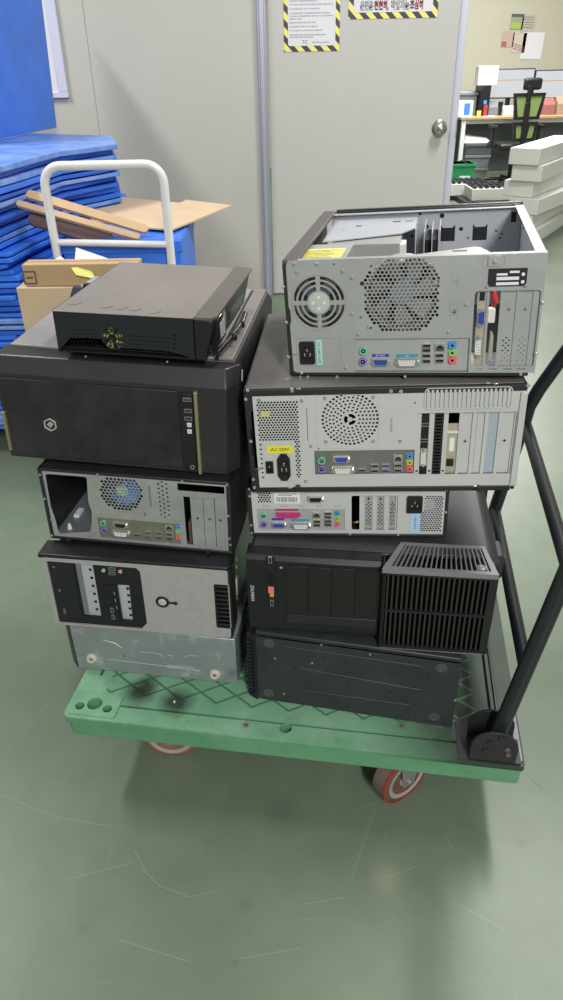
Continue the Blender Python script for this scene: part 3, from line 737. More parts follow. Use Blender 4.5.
pn = MB().plate(ol, H, -.0022, -.0007).box(-w + .010, -.0015, h - .0015, w, .012, h).build('rear_panel', STEEL, cs.root, 0)
for px, pz in ((455.6, 277), (455, 287), (454.2, 306), (453.6, 318)):
    x, z = cs.p(px, pz)
    MB().plate(rrect(x - .006, z - .006, x + .006, z + .006, .001), [rrect(x - .0055, z - .0055, x + .0055, z + .0055, .001)], -.0026, -.0021).build('knockout', STEELD, pn, smooth=0)
# power supply fan, guard and plug
ps = MB().box(-w + .012, .002, .03, -w + .098, .145, h - .006).build('power_supply', STEEL, cs.root, .001)
ps.hide_render = False
pr = cs.R(296, 337.5, 342, 365.5)
MB().plate(rect(*pr), [rect(pr[0] + .0006, pr[1] + .0006, pr[2] - .0006, pr[3] - .0006)], -.0028, -.0021).build('socket_border', STEELD, ps, smooth=0)
MB().ring((pc[0], -.0021, pc[1]), (0, -1, 0), .0445, .0455, .0012, 48).build('fan_guard_ring', STEEL, ps)
MB().lathe((pc[0], -.0020, pc[1]), (0, -1, 0), [(.0172, 0), (.0168, .0012), (.012, .0018)], 32).build('fan_hub_cap', mat('greenish grey cap', rgb(176, 184, 172), .5), ps)
for k in range(4):
    MB().lathe((pc[0] + .009 * cos(k * PI / 2 + PI / 2), -.0036, pc[1] + .009 * sin(k * PI / 2 + PI / 2)), (0, -1, 0), [(.0026, 0), (.0026, .0005), (.001, .0009)], 12).build('cap_boss', WHITEP, ps)
iec(ps, *cs.R(299.5, 341, 315.8, 363), -.0022, False)
a = cs.R(316.2, 339.5, 323, 364.5)
def vt(mb): mb.text('230V-240V AC', (a[0] + a[2]) / 2, (a[1] + a[3]) / 2, -.0028, .0062, 1, rot=PI / 2)
label_plate(ps, *a, -.0023, MINT, 'voltage_sticker', vt, [MINT, mat('teal ink', rgb(60, 120, 115), .6)])
a0 = -w + .016
def rows(mb):
    pass
mb = MB().box(a0, .02, h - .006, a0 + .074, .105, h - .0052, 0)
for k in range(7): mb.box(a0 + .006, .028 + k * .010, h - .0052, a0 + .066 - .008 * (k % 3), .032 + k * .010, h - .0049, 1)
mb.build('rating_label', [mat('yellow rating label', rgb(232, 224, 120), .5), mat('olive ink', rgb(150, 140, 60), .6)], ps, smooth=0)
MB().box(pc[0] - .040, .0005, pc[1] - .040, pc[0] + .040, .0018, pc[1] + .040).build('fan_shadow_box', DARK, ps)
for k in range(5):
    A = k * 2 * PI / 5 + .5
    MB().prism([(pc[0] + .017 * cos(A), pc[1] + .017 * sin(A)), (pc[0] + .041 * cos(A + .25), pc[1] + .041 * sin(A + .25)), (pc[0] + .041 * cos(A + .75), pc[1] + .041 * sin(A + .75)), (pc[0] + .018 * cos(A + .9), pc[1] + .018 * sin(A + .9))], -.0006, .0004).build('fan_blade', mat('dark fan plastic', rgb(70, 70, 72), .5), ps)
fan(cs.root, hc[0], hc[1], .006, .055, FANW, mat('grey blue hub label', rgb(150, 160, 172), .4), a0=.9)
MB().box(hc[0] - .062, .032, hc[1] - .062, hc[0] + .062, .034, min(hc[1] + .06, h - .02)).build('heat_sink', DARK, cs.root)
sh = MB().box(io[0] - .001, .003, io[1] - .001, io[2] + .001, .0042, io[3] + .001).build('io_shield', SHIELD, cs.root)
Y = .003
x, z = cs.p(363.3, 350.8); ps2(sh, x, z, Y, GREENP); x, z = cs.p(362.9, 361.6); ps2(sh, x, z, Y, PURPLEP)
x, z = cs.p(380.5, 362.3); vga(sh, x, z, Y, k=1.02)
a = cs.R(371.8, 354.6, 388.8, 357.6); label_plate(sh, *a, Y, NAVYP, 'port_label', lambda m: m.text('GF VIDEO', (a[0]+a[2])/2, (a[1]+a[3])/2, Y - .0006, .0036, 1), [NAVYP, PAPER])
x, z = cs.p(407, 362.5); dvi(sh, x, z, Y, k=1.05)
a = cs.R(396, 354.8, 418, 358); label_plate(sh, *a, Y, TEALP, 'port_label', lambda m: m.text('DVI', (a[0]+a[2])/2, (a[1]+a[3])/2, Y - .0006, .0038, 1), [TEALP, PAPER])
for py in (346, 350.6, 356, 361.4): x, z = cs.p(426.5, py); usb(sh, x, z, Y)
x, z = cs.p(440, 348); rj45(sh, x, z, Y)
for py in (355.6, 361): x, z = cs.p(439.6, py); usb(sh, x, z, Y)
for py, m in ((345.6, AUDB), (353, AUDG), (360.5, AUDR)): x, z = cs.p(452.2, py); audio(sh, x, z, Y, m, .0060)
# expansion slots
z0, z1 = sl[1], sl[3]
S = [(cs.p(a, 330, .004)[0], cs.p(b, 330, .004)[0]) for a, b in ((475.5, 484.5), (500.5, 513.5), (516.5, 529.5))]
g = MB().box(S[0][0], .004, z0 - .001, S[0][1], .0052, z1 + .001).build('expansion_card', BEIGE, cs.root)
xm = (S[0][0] + S[0][1]) / 2
x, z = cs.p(480, 318); vga(g, xm, z, .004, True, .95); x, z = cs.p(476.5, 347); dvi(g, xm - .001, z, .004, True, .95)
MB().box(S[0][0] + .003, .0032, z1 - .016, S[0][1] - .003, .004, z1 - .003).build('card_notch', DARK, g)
bracket(cs.root, S[1][0], z0 - .001, S[1][1], z1 + .001, .004, STEEL, True, [(.5, .74)], dot0=.04, dot1=.38)
bracket(cs.root, S[2][0], z0 - .001, S[2][1], z1 + .001, .004, STEEL, True, [(.5, .74)], dot0=.04, dot1=.38)
mb = MB().box(S[0][1], .002, z0 - .001, S[0][1] + .004, .0035, z1); mb.box(S[1][0] - .004, .002, z0 - .001, S[1][0], .0035, z1); mb.box(S[1][1], .002, z0 - .001, S[2][0], .0035, z1); mb.box(S[2][1], .002, z0 - .001, sl[2] + .002, .0035, z1)
mb.build('slot_frame', STEEL, cs.root)
x, z = cs.p(493, 300)
MB().tube([(x - .004, .02, z + .012), (x + .002, .008, z + .006), (x + .005, .008, z - .004), (x + .003, .02, z - .014)], .0042, 10).build('red_cable', REDP, cs.root)
MB().box(x - .008, .012, z - .04, x + .006, .026, z - .018).build('cable_plug', WHITEP, cs.root, .001)
MB().hexa([(x, .012, z0 + .006), (x + .006, .012, z0 + .004), (x + .006, .03, z0 + .004), (x, .03, z0 + .006), (x + .001, .012, z0 + .05), (x + .006, .012, z0 + .046), (x + .006, .03, z0 + .046), (x + .001, .03, z0 + .05)]).build('memory_latch', BEIGE, cs.root)
# label, thumb clamp, screws
a = cs.R(488.5, 268.5, 526, 285.5)
def rl(mb):
    W_, H_ = a[2] - a[0], a[3] - a[1]
    for fx0, fx1, fz0, fz1 in ((.22, .50, .62, .74), (.55, .8, .74, .86), (.22, .8, .36, .54), (.22, .8, .08, .24)): mb.box(a[0] + W_ * fx0, -.0032, a[1] + H_ * fz0, a[0] + W_ * fx1, -.0027, a[1] + H_ * fz1, 1)
    mb.cyl((a[0] + W_ * .9, -.0027, a[1] + H_ * .66), (a[0] + W_ * .9, -.0032, a[1] + H_ * .66), .0026, n=14, m=1)
    mb.cyl((a[0] + W_ * .9, -.0027, a[1] + H_ * .24), (a[0] + W_ * .9, -.0032, a[1] + H_ * .24), .0026, n=14, m=1)
label_plate(pn, *a, -.0022, BLACKI, 'serial_label', rl, [BLACKI, PAPER])
a = cs.R(483.5, 254.5, 505.5, 266.5)
cl = MB().plate(rrect(*a, .003), [rrect(a[0] + .002, a[1] + .002, a[2] - .002, a[3] - .002, .002)], -.0032, -.0021).box(a[0] + .007, -.0045, a[1] + .002, a[2] - .007, -.0022, a[3] - .001).build('side_clamp', STEEL, pn, .0008)
x, z = cs.p(494.5, 261); screw(cl, x, z, -.0045, .0034)
for px, py in ((294, 263.5), (297, 272), (283.8, 286.5), (287, 322), (289, 356.5), (302, 372.5), (337, 376.5), (317, 263.5), (343, 271), (352, 277), (351.8, 313.5), (358.5, 334), (346, 367.5), (295.5, 353), (466.5, 304), (448.5, 331.5), (542, 302.5), (535.5, 353.5), (487, 286), (525.5, 285.5), (405, 376), (520.5, 373.5), (300.5, 376.5), (308, 376.5), (431.5, 264.5), (369, 326.5)):
    x, z = cs.p(px, py); screw(pn, x, z, -.0022, .0030 if px != 431.5 else .0036)
# inside: drive cage, optical drive, hard drive fins, triangular brace
zc = h - .012
mb = MB().plate([(-w + .035, .20), (-w + .175, .25), (-w + .20, .30), (-w + .20, d - .02), (-w + .03, d - .02)], [rect(-w + .08, .33, -w + .092, .345), rect(-w + .15, .36, -w + .166, .375), rect(-w + .175, .36, -w + .19, .372), ngon(-w + .06, .30, .004, 8)], zc - .002, zc, axis='z')
mb.box(-w + .198, .28, .01, -w + .20, d - .02, zc)
mb.build('drive_cage', INN, cs.root, 0)
MB().box(-w + .052, .185, h - .055, -w + .175, .33, h - .016).build('optical_drive', mat('grey drive shell', rgb(160, 160, 155), .45, .2), cs.root, .0015)
MB().box(-w + .17, .19, h - .05, -w + .185, .23, h - .02).build('drive_connector', WHITEP, cs.root, .001)
for k in range(3): MB().box(-w + .215 + k * .014, .25 + .004 * k, .01, -w + .2165 + k * .014, d - .05, h - .012 - .003 * (k % 2)).build('cage_fin', INN, cs.root)
MB().box(-w + .218, .27, .012, -w + .24, d - .06, h - .03).build('hard_drive', DARK, cs.root, .001)
mb = MB().plate([(hc[0] - .005, .010), (hc[0] + .135, .010), (hc[0] + .118, .058), (hc[0] + .108, .062)], [rect(hc[0] + .075, .030, hc[0] + .097, .042)], h - .003, h - .0015, axis='z')
mb.box(hc[0] + .128, .008, h - .03, hc[0] + .130, .02, h - .0018)
mb.build('brace', STEEL, cs.root, 0)
MB().box(-w + .11, .09, .0086, w - .03, d - .05, .0105).build('motherboard', PCBM, cs.root)
x, z = cs.p(514, 237, d - .02); MB().lathe((w - .0015, d - .07, h - .03), (-1, 0, 0), [(.004, 0), (.004, .003), (.002, .005)], 14).build('standoff', CHROME, cs.root)
# =================================================================== THE LEFT STACK
# ---- J: silver case, its underside towards us
cs = Case('silver_computer_case', -.4740, 1.1662, -.1634, .3770, .1273, .40, .2008)
tag(cs.root, 'scuffed silver computer case lying lowest in the left stack, its footed underside facing forward', 'computer')
w, h, d = cs.w / 2, cs.h, cs.d
SCUF = G('scuffed galvanised sheet')
n1 = SCUF.noise(22, 8); n2 = SCUF.noise(9, 5)
c = SCUF.mix(SCUF.ramp(n1, .55, .72), rgb(142, 150, 150), rgb(176, 182, 184)); c = SCUF.mix(SCUF.ramp(n2, .6, .8), c, rgb(110, 122, 118))
SCUF.col(c); SCUF.b.inputs['Metallic'].default_value = .35; SCUF.b.inputs['Roughness'].default_value = .38; SCUF = SCUF.m
MB().box(-w + .014, .0, 0, w, d, h).build('chassis', SCUF, cs.root, .002)
MB().prism([(-w + .014, -.001), (-w + .014, d), (-w - .006, d), (-w - .006, .02)], .0, h, axis='z').build('front_bezel', PLAST, cs.root, .002)
for px, py in ((91.8, 658), (215, 674)):
    x, z = cs.p(px, py)
    f = MB().lathe((x, 0, z), (0, -1, 0), [(.0125, 0), (.0122, .0025), (.0095, .0065), (.0082, .0065), (.0078, .0045)], 28).build('foot', mat('dirty white rubber', rgb(190, 186, 176), .6), cs.root)
    MB().lathe((x, -.0044, z), (0, -1, 0), [(.0045, 0), (.0040, .0012), (.001, .0018)], 16).build('foot_screw', mat('tarnished screw', rgb(150, 125, 95), .5, .3), f)
mb = MB()
for pts in (((107, 659), (190, 669), (200, 671)), ((140, 652), (150, 652.5), (160, 654), (163, 657)), ((168, 655), (173, 656), (172, 659)), ((184, 657), (188, 655.5), (198, 656)), ((103, 640), (115, 643), (122, 648))):
    mb.tube([(cs.p(*q)[0], -.0002, cs.p(*q)[1]) for q in pts], .0009, 6)
a = cs.R(167, 664.5, 194, 670)
mb.plate(rect(*a), [rect(a[0] + .002, a[1] + .0025, a[2] - .002, a[3] - .0025)], -.0012, .0)
mb.build('pressed_rib', mat('pale worn steel', rgb(168, 174, 174), .4, .2), cs.root, 0)
x, z = cs.p(124, 656); MB().cyl((x, .0, z), (x, -.0006, z), .0016, n=10).build('bolt_hole', DARK, cs.root)
mb = MB().box(w - .001, .02, .012, w + .004, .16, h - .01); mb.box(w + .004, .05, .03, w + .007, .09, .09)
mb.build('side_panel', mat('grey side sheet', rgb(70, 74, 76), .35, .3), cs.root, .001)

# ---- I: silver fronted tower
cs = Case('silver_front_tower', -.4828, 1.1584, -.1314, .3814, .1838, .45, .3305, -.0115)
tag(cs.root, 'desktop tower with silver front and ring-shaped power button, second from bottom at left', 'computer')
w, h, d = cs.w / 2, cs.h, cs.d
MB().box(-w + .012, .045, .004, w - .006, d, h - .006).build('chassis', BLACK, cs.root, .003)
# bezel: a rounded black box with a hollow, silver face inside
mb = MB().plate(rrect(-w, 0, w, h, .010), [rrect(-w + .006, .006, w - .006, h - .008, .006)], .0, .050)
mb.box(-w + .004, .03, .004, w - .004, .05, h - .006)
mb.box(-w + .006, .0, h - .010, w - .006, .05, h - .004)
mb.prism([(-w - .008, -.002), (w - .006, -.004), (w + .002, .004), (w + .002, .05), (-w - .008, .05)], h - .009, h + .0005, axis='z')
mb.build('bezel_rim', PLAST, cs.root, .003)
bp = [cs.p(*q) for q in ((47, 560), (136.5, 567), (140.6, 571), (147.5, 622), (142, 628), (60, 621.5))]
vt_ = cs.R(213.8, 583, 231.6, 628)
MB().plate(rrect(-w - .0005, .0035, w - .0045, h - .006, .007), [[(x, z) for x, z in bp], rrect(*vt_, .004)], -.0035, .004).build('front_face', SILVF, cs.root, 0)
bay1 = [cs.p(*q) for q in ((74, 562.5), (92.5, 563.8), (101.5, 617), (84, 615.5))]
bay2 = [cs.p(*q) for q in ((117, 584.6), (129, 585.2), (133, 621), (122.5, 620))]
drv = [cs.p(*q) for q in ((47.5, 560.5), (72, 562), (82, 616), (60.5, 620.5))]
inner = MB().plate([((x - 0), z) for x, z in bp], [bay1, bay2], .0, .004).build('drive_panel', PLAST, cs.root, 0)
od = MB().prism(drv, -.0012, .002, 0)
od.build('optical_drive', mat('satin black tray', rgb(30, 31, 34), .35), inner, .0008)
od = inner.children[0]
for (px, py, s, t) in ((54, 566.5, .0075, 'R'), (60, 590, .0055, 'IIIIII'), (65, 611, .0075, 'DVD')):
    x, z = cs.p(px, py); MB().text(t, x, z, -.0013, s, rot=PI / 2 * .97).build('drive_mark', mat('grey print', rgb(130, 132, 136), .5), od, smooth=0)
def baybox(q, nm, dots):
    xs = [p_[0] for p_ in q]; zs = [p_[1] for p_ in q]
    H = []
    for k in range(dots):
        t = .15 + .75 * k / max(1, dots - 1)
        xa = xs[0] * (1 - t) + xs[3] * t; xb = xs[1] * (1 - t) + xs[2] * t; zz = zs[0] * (1 - t) + zs[3] * t
        xx = xa + (xb - xa) * .74; H.append(rect(xx - .003, zz - .0034, xx + .003, zz + .0034))
    mb = MB().plate(rect(min(xs) - .004, min(zs) - .004, max(xs) + .004, max(zs) + .004), H, .0065, .0077)
    mb.box(min(xs) - .004, .004, min(zs) - .004, min(xs) - .002, .0075, max(zs) + .004); mb.box(max(xs) + .002, .004, min(zs) - .004, max(xs) + .004, .0075, max(zs) + .004)
    mb.box(min(xs) - .004, .004, min(zs) - .004, max(xs) + .004, .0075, min(zs) - .002)
    o = mb.build(nm, INN, inner, 0)
    return o
b1 = baybox(bay1, 'empty_bay', 6); baybox(bay2, 'empty_bay', 5)
x0 = cs.p(75, 563)[0]; z0 = cs.p(83, 614)[1]; z1 = cs.p(75, 564)[1]
MB().hexa([(bay1[3][0] + .001, .002, bay1[3][1] + .002), (bay1[3][0] + .010, .004, bay1[3][1] + .002), (bay1[3][0] + .010, .0064, bay1[3][1] + .002), (bay1[3][0] + .001, .0064, bay1[3][1] + .002), (bay1[0][0] + .001, .002, bay1[0][1] - .002), (bay1[0][0] + .010, .004, bay1[0][1] - .002), (bay1[0][0] + .010, .0064, bay1[0][1] - .002), (bay1[0][0] + .001, .0064, bay1[0][1] - .002)]).build('bay_rail', mat('grey rail', rgb(120, 124, 130), .4, .3), b1)
x, z = cs.p(104, 569.5); audio(inner, x, z, -.0003, mat('pale green jack', rgb(165, 200, 150), .4), .0040, False)
x, z = cs.p(120.8, 570.6); audio(inner, x, z, -.0003, mat('pale pink jack', rgb(215, 160, 165), .4), .0040, False)
for py in (568.2, 572.6): x, z = cs.p(112.5, py); usb(inner, x, z, -.0003)
cr = [cs.p(*q) for q in ((103.5, 585), (115.5, 585.6), (121, 624), (110, 622.5))]
rd = MB().prism(cr, -.002, .001).build('card_reader', PLAST, inner, .0006)
def cpt(u, v):
    return cr[0][0] + (cr[1][0] - cr[0][0]) * u + (cr[3][0] - cr[0][0]) * v, cr[0][1] + (cr[3][1] - cr[0][1]) * v
for v, ww, hh in ((.12, .014, .003), (.30, .014, .004), (.50, .010, .003)):
    x, z = cpt(.5, v); MB().box(x - ww / 2, -.0026, z - hh / 2, x + ww / 2, -.0021, z + hh / 2).build('card_slot', DARK, rd)
for v in (.62, .80):
    x, z = cpt(.45, v); usb(rd, x, z, -.002, vert=True, w=.011, h=.006)
for v in (.18, .36, .55):
    x, z = cpt(.85, v); MB().box(x - .001, -.0026, z - .004, x + .001, -.0021, z + .004).build('reader_print', mat('grey print', rgb(130, 132, 136)), rd)
x, z = cs.p(163, 600.6)
pb = MB().ring((x, -.0034, z), (0, -1, 0), .0085, .0140, .002, 36).build('power_ring', PLAST, cs.root, .0005)
MB().lathe((x, -.0034, z), (0, -1, 0), [(.0085, 0), (.0085, .002), (.0065, .0030), (.0010, .0026)], 28).build('power_button', mat('silver button', rgb(190, 190, 188), .35, .2), pb)
x2, z2 = cs.p(176, 602); MB().box(x + .012, -.0052, z2 - .0022, x2, -.0034, z2 + .0022).cyl((x2, -.0034, z2), (x2, -.0054, z2), .0042, n=18).build('indicator_tail', PLAST, pb, .0004)
vg = MB().plate(rrect(vt_[0] + .0002, vt_[1] + .0002, vt_[2] - .0002, vt_[3] - .0002, .004), [rrect(vt_[0] + .003, vt_[1] + .004, vt_[2] - .002, vt_[3] - .004, .003)], -.002, .004).build('side_vent', PLAST, cs.root, .0006)
for k in range(10):
    z = vt_[1] + .008 + (vt_[3] - vt_[1] - .016) * k / 9
    MB().box(vt_[0] + .003, -.0015, z - .0022, vt_[2] - .002, .003, z + .0012).build('vent_rib', mat('vent rib plastic', rgb(36, 36, 39), .4), vg, .0005)
MB().box(w - .006, .05, .012, w - .003, d - .02, h - .016).build('side_panel', mat('grey side sheet', rgb(70, 74, 76), .35, .3), cs.root, .001)
for (yy, zz) in ((.055, .150), (.075, .128), (.060, .112), (.058, .035), (.085, .140), (.062, .055)):
    MB().lathe((w - .003, yy, zz), (1, 0, 0), [(.0045, 0), (.0045, .001), (.002, .0022)], 12).build('brass_screw', mat('brass screw', rgb(205, 195, 80), .4, .2), cs.root)
MB().prism([(.056, .062), (.075, .058), (.085, .10), (.066, .106)], w - .003, w - .0015, axis='x').build('side_sticker', PAPER, cs.root)

# ---- H: case without its power supply, rear towards us
cs = Case('gutted_computer_case', -.4729, 1.2048, -.1513, .3788, .1635, .42, .5182, -.0232)
tag(cs.root, 'computer case with empty power supply bay and blue fan, in the left stack', 'computer')
w, h, d = cs.w / 2, cs.h, cs.d
shell(cs, mat('dull inner steel', rgb(120, 126, 132), .45, .3, .08, 8), inset=.005)
mb = MB().box(-w, 0, 0, -w + .008, d, h); mb.box(-w, -.0005, 0, w, d, .006); mb.box(-w, 0, h - .006, w, d, h); mb.box(w - .008, 0, 0, w, d, h)
mb.build('cover', BLACK, cs.root, .0015)
psu = [cs.p(*q) for q in ((45, 475), (48, 472), (83, 474.5), (86.5, 478), (88, 502), (91.5, 512), (91.5, 524), (90, 532), (60, 534), (57.5, 530), (55, 520), (50.5, 507))]
psu = [(max(x, -w + .011), min(z, h - .012)) for x, z in psu]
fc = cs.p(121, 493); io = cs.R(97, 517.5, 181, 544.5); sx0, _, sx1, _ = cs.R(183, 496, 226, 548)
top_s = cs.R(177, 483.5, 224.8, 494.5)
sl = (sx0, cs.p(200, 546)[1], sx1, cs.p(200, 498)[1])
io = (io[0], max(io[1], .010), io[2], io[3])
top_s = (top_s[0], max(top_s[1], sl[3] + .004), top_s[2], top_s[3])
H = [psu, rect(*io), rect(sl[0], max(sl[1], .010), min(sl[2], w - .012), sl[3]), rect(top_s[0], top_s[1], min(top_s[2], w - .012), top_s[3])]
H += hexgrid(fc[0] - .047, fc[1] - .047, fc[0] + .047, min(fc[1] + .047, h - .008), .0076, .0034, lambda x, z: (x - fc[0]) ** 2 + (z - fc[1]) ** 2 < .0425 ** 2 and z > io[3] + .004)
for px in (157.5, 161.5, 165.5):
    for k in range(9):
        x, z = cs.p(px + (k * .45), 480 + k * 4.4 + (2.2 if px == 161.5 else 0))
        if z > .05 and z < h - .01: H.append(ngon(x, z, .0022, 8))
pn = MB().plate(rect(-w + .0085, .0065, w - .0085, h - .0065), H, .001, .0025).build('rear_panel', STEELD, cs.root, 0)
x, z = cs.p(149.8, 496.5); MB().text('MADE IN CHINA', x, z, .001, .0062, rot=PI / 2).build('lettering', mat('dark grey ink', rgb(70, 72, 72), .6), pn, smooth=0)
fan(cs.root, fc[0], fc[1], .0028, min(.043, (h - fc[1] - .008) / .97), mat('bright blue fan plastic', rgb(78, 130, 215), .4), mat('green silver hub label', rgb(165, 205, 175), .4), a0=.3, nb=11, frame=False)
MB().box(fc[0] - .045, .03, .03, fc[0] + .10, .032, h - .02).build('heat_sink', DARK, cs.root)
sh = MB().box(io[0] - .001, .003, io[1] - .001, io[2] + .001, .0042, io[3] + .001).build('io_shield', SHIELDO, cs.root)
Y = .003
x, z = cs.p(103.2, 523.2); ps2(sh, x, z, Y, GREENP, .9); x, z = cs.p(104.6, 530.2); ps2(sh, x, z, Y, PURPLEP, .9)
x, z = cs.p(120.2, 525.3); serial(sh, x, z, Y); x, z = cs.p(120.8, 533.7); dvi(sh, x, z, Y)
x, z = cs.p(136.5, 535.4); hdmi(sh, x, z, Y)
for py in (533, 537.4): x, z = cs.p(147.8, py); usb(sh, x, z, Y, mat('red brown plastic', rgb(140, 70, 60), .5))
for py in (533.6, 538): x, z = cs.p(158.5, py); usb(sh, x, z, Y, BLUEP)
x, z = cs.p(169, 528.6); rj45(sh, x, z, Y)
for py in (534.8, 539): x, z = cs.p(169.4, py); usb(sh, x, z, Y)
for py, m in ((527.4, AUDB), (532.4, AUDG), (537.8, AUDR)): x, z = cs.p(178.2, py); audio(sh, x, z, Y, m, .0045)
S = [(cs.p(a, 520, .004)[0], cs.p(b, 520, .004)[0]) for a, b in ((191.5, 203.8), (204.3, 215), (215.6, 225))]
for k, (a, b) in enumerate(S):
    bracket(cs.root, a, sl[1] - .002, min(b, w - .010), sl[3] + .001, .004, STEELD, cross=[(.5, .56)])
MB().box(sl[0] + .004, .008, sl[1], sl[0] + .009, .05, sl[1] + .05).build('card_edge', mat('brown board', rgb(90, 70, 60), .5), cs.root)
MB().box(top_s[0], .05, top_s[1], top_s[2], .052, top_s[3]).build('inner_plate', DARK, cs.root)
MB().box(-w + .09, .02, .0066, w - .05, d - .1, .0085).build('motherboard', mat('dark board', rgb(40, 45, 42), .5), cs.root)
MB().lathe((-w + .03, .03, .0066), (0, 0, 1), [(.005, 0), (.005, .004), (.003, .012)], 12).build('standoff', WHITEP, cs.root)
MB().box(-w + .022, .07, .0066, -w + .034, .10, .014).build('clip', WHITEP, cs.root, .001)
for px, py in ((38.3, 474.5), (43.5, 498.7), (51.5, 519.3), (51.3, 535.5), (93, 533), (228.5, 515.8), (229.7, 538.5), (234.8, 545), (97.5, 474.5), (145, 514), (182, 481), (227, 484), (102.5, 510), (145, 514)):
    x, z = cs.p(px, py); screw(cs.root, min(max(x, -w + .004), w - .004), min(max(z, .004), h - .004), .0, .0026)
for px, py in ((70, 540.3), (208, 553.5)):
    x, z = cs.p(px, 540); MB().lathe((x, -.0005, .0035), (0, -1, 0), [(.004, 0), (.004, .007), (.0034, .008)], 18).build('thumbscrew', BLACK, cs.root)

# ---- F: big black mesh fronted case
cs = CASEF = Case('mesh_front_case', -.5210, 1.2215, -.1204, .4453, .2156, .5153, .6858, -.0456)
tag(cs.root, 'large black computer case with mesh front and hexagonal emblem in the left stack', 'computer')
w, h, d = cs.w / 2, cs.h, cs.d
mb = MB().prism([(-w + .006, .006), (w - .014, .004), (w - .004, .014), (w - .004, h - .022), (w - .016, h - .004), (-w + .006, h - .004)], .05, d)
mb.build('chassis', BLACK, cs.root, .003)
MB().box(-w + .012, .052, h - .006, w - .052, d - .004, h).build('side_panel', DUSTSHEENF, cs.root, .0012)
MB().box(w - .046, .052, h - .006, w - .018, d - .004, h + .0015).build('edge_rail', DUSTSHEENG, cs.root, .002)
# bezel: an octagonal section, sloping top and chamfered right end
zt = cs.p(100, 387)[1]; zt = min(zt, h - .035)
P = lambda x, y, z: (x, y, z)
xr = cs.p(226, 400)[0]; xl = -w
verts = [P(xl, .0, .008), P(xr, .0, .004), P(w, .022, .010), P(w, .055, .012), P(xl, .055, .004),
         P(xl, .0, zt + .014), P(xr, .0, zt + .012), P(w - .002, .022, zt + .018), P(w - .004, .055, h - .010), P(xl, .055, h - .002),
         P(xl, .020, h - .010), P(xr - .004, .020, h - .008)]
fs = [(0, 1, 6, 5), (1, 2, 7, 6), (2, 3, 8, 7), (0, 4, 3, 2, 1), (5, 6, 11, 10), (10, 11, 8, 9), (6, 7, 8, 11), (3, 4, 9, 8), (0, 5, 10, 9, 4)]
MB().add(verts, fs).build('front_bezel', mat('dusty black plastic', rgb(44, 43, 44), .4, 0, .12, 10), cs.root, .002)
MESHM = G('fine front mesh')
u0 = MESHM.op('MULTIPLY', MESHM.x, 330.0); v0 = MESHM.op('MULTIPLY', MESHM.z, 330.0 * 1.1547)
row = MESHM.op('FLOOR', v0); sh_ = MESHM.op('MULTIPLY', MESHM.op('MODULO', row, 2.0), .5)
u = MESHM.op('SUBTRACT', MESHM.op('FRACT', MESHM.op('ADD', u0, sh_)), .5); v = MESHM.op('SUBTRACT', MESHM.op('FRACT', v0), .5)
dd = MESHM.op('ADD', MESHM.op('MULTIPLY', u, u), MESHM.op('MULTIPLY', MESHM.op('MULTIPLY', v, v), .75))
hole = MESHM.op('LESS_THAN', dd, .105)
MESHM.col(MESHM.mix(hole, MESHM.mix(MESHM.ramp(MESHM.noise(14, 3), .4, .65), rgb(34, 34, 36), rgb(54, 53, 52)), rgb(5, 5, 6)))
MESHM.b.inputs['Roughness'].default_value = .45; MESHM.bump(hole, .5, .001); MESHM = MESHM.m
mr = cs.p(178, 396)[0]; mbr = cs.p(184, 466)[0]
mesh_pl = MB().prism([(xl + .012, .016), (mbr, .014), (mr, zt + .004), (xl + .008, zt + .006)], -.004, .001).build('front_mesh', MESHM, cs.root, .0012)
x, z = cs.p(51.3, 423.6)
HX = ngon(0, 0, .0130, 6, PI / 2); HXi = ngon(0, 0, .0112, 6, PI / 2)
mb = MB().plate([(x + a, z + b) for a, b in HX], [[(x + a, z + b) for a, b in HXi]], -.0062, -.004)
for pl in ([(-.0065, -.001), (-.001, .0058), (.0065, .002), (.0065, .0005), (.0005, .0036), (-.004, -.0012), (.0002, -.0062), (.0040, -.0005), (.0015, .0012), (.001, -.0006), (.0022, -.0014), (.0004, -.0042), (-.0026, -.001)],):
    mb.prism([(x + a, z + b) for a, b in pl], -.0058, -.004)
mb.build('emblem', mat('pale emblem', rgb(205, 205, 205), .4, .3), mesh_pl, smooth=0)
x0, z0, x1, z1 = cs.R(180, 388, 195, 473)
io = MB().prism([(mr + .003, zt + .002), (mr + .026, zt), (mbr + .026, .012), (mbr + .003, .012)], -.0045, .001).build('port_strip', PLAST, cs.root, .0008)
x, z = cs.p(188, 398.2); usb(io, x, z, -.0045, BLUEP, .0145, .0066)
x, z = cs.p(188.8, 409.4); usb(io, x, z, -.0045); x, z = cs.p(189.2, 417); usb(io, x, z, -.0045)
x, z = cs.p(189.9, 423.6); audio(io, x, z, -.0045, WHITEP, .0035); x, z = cs.p(190.2, 430.2); audio(io, x, z, -.0045, WHITEP, .0035)
x, z = cs.p(191.2, 448); MB().box(x - .001, -.0052, z - .012, x + .001, -.0044, z + .012).build('slider_switch', DARK, io, .0003)
x, z = cs.p(193, 466); MB().ring((x, -.0045, z), (0, -1, 0), .003, .0042, .001, 20).build('reset_button', CHROME, io)
x0, z0 = cs.p(195.8, 391); x1, z1 = cs.p(201.3, 472)
MB().hexa([(x1 - .003, -.010, z1), (x1 + .0028, -.010, z1), (x1 + .003, .001, z1), (x1 - .003, .001, z1), (x0 - .003, -.008, z0), (x0 + .0028, -.008, z0 - .001), (x0 + .003, .001, z0), (x0 - .003, .001, z0)]).build('trim_strip', GOLD, cs.root, .0008)
x0, z0 = cs.p(1, 425); x1, z1 = cs.p(7, 461); x0 = max(x0, -w + .007); x1 = max(x1, -w + .008); z1 = max(z1, .024)
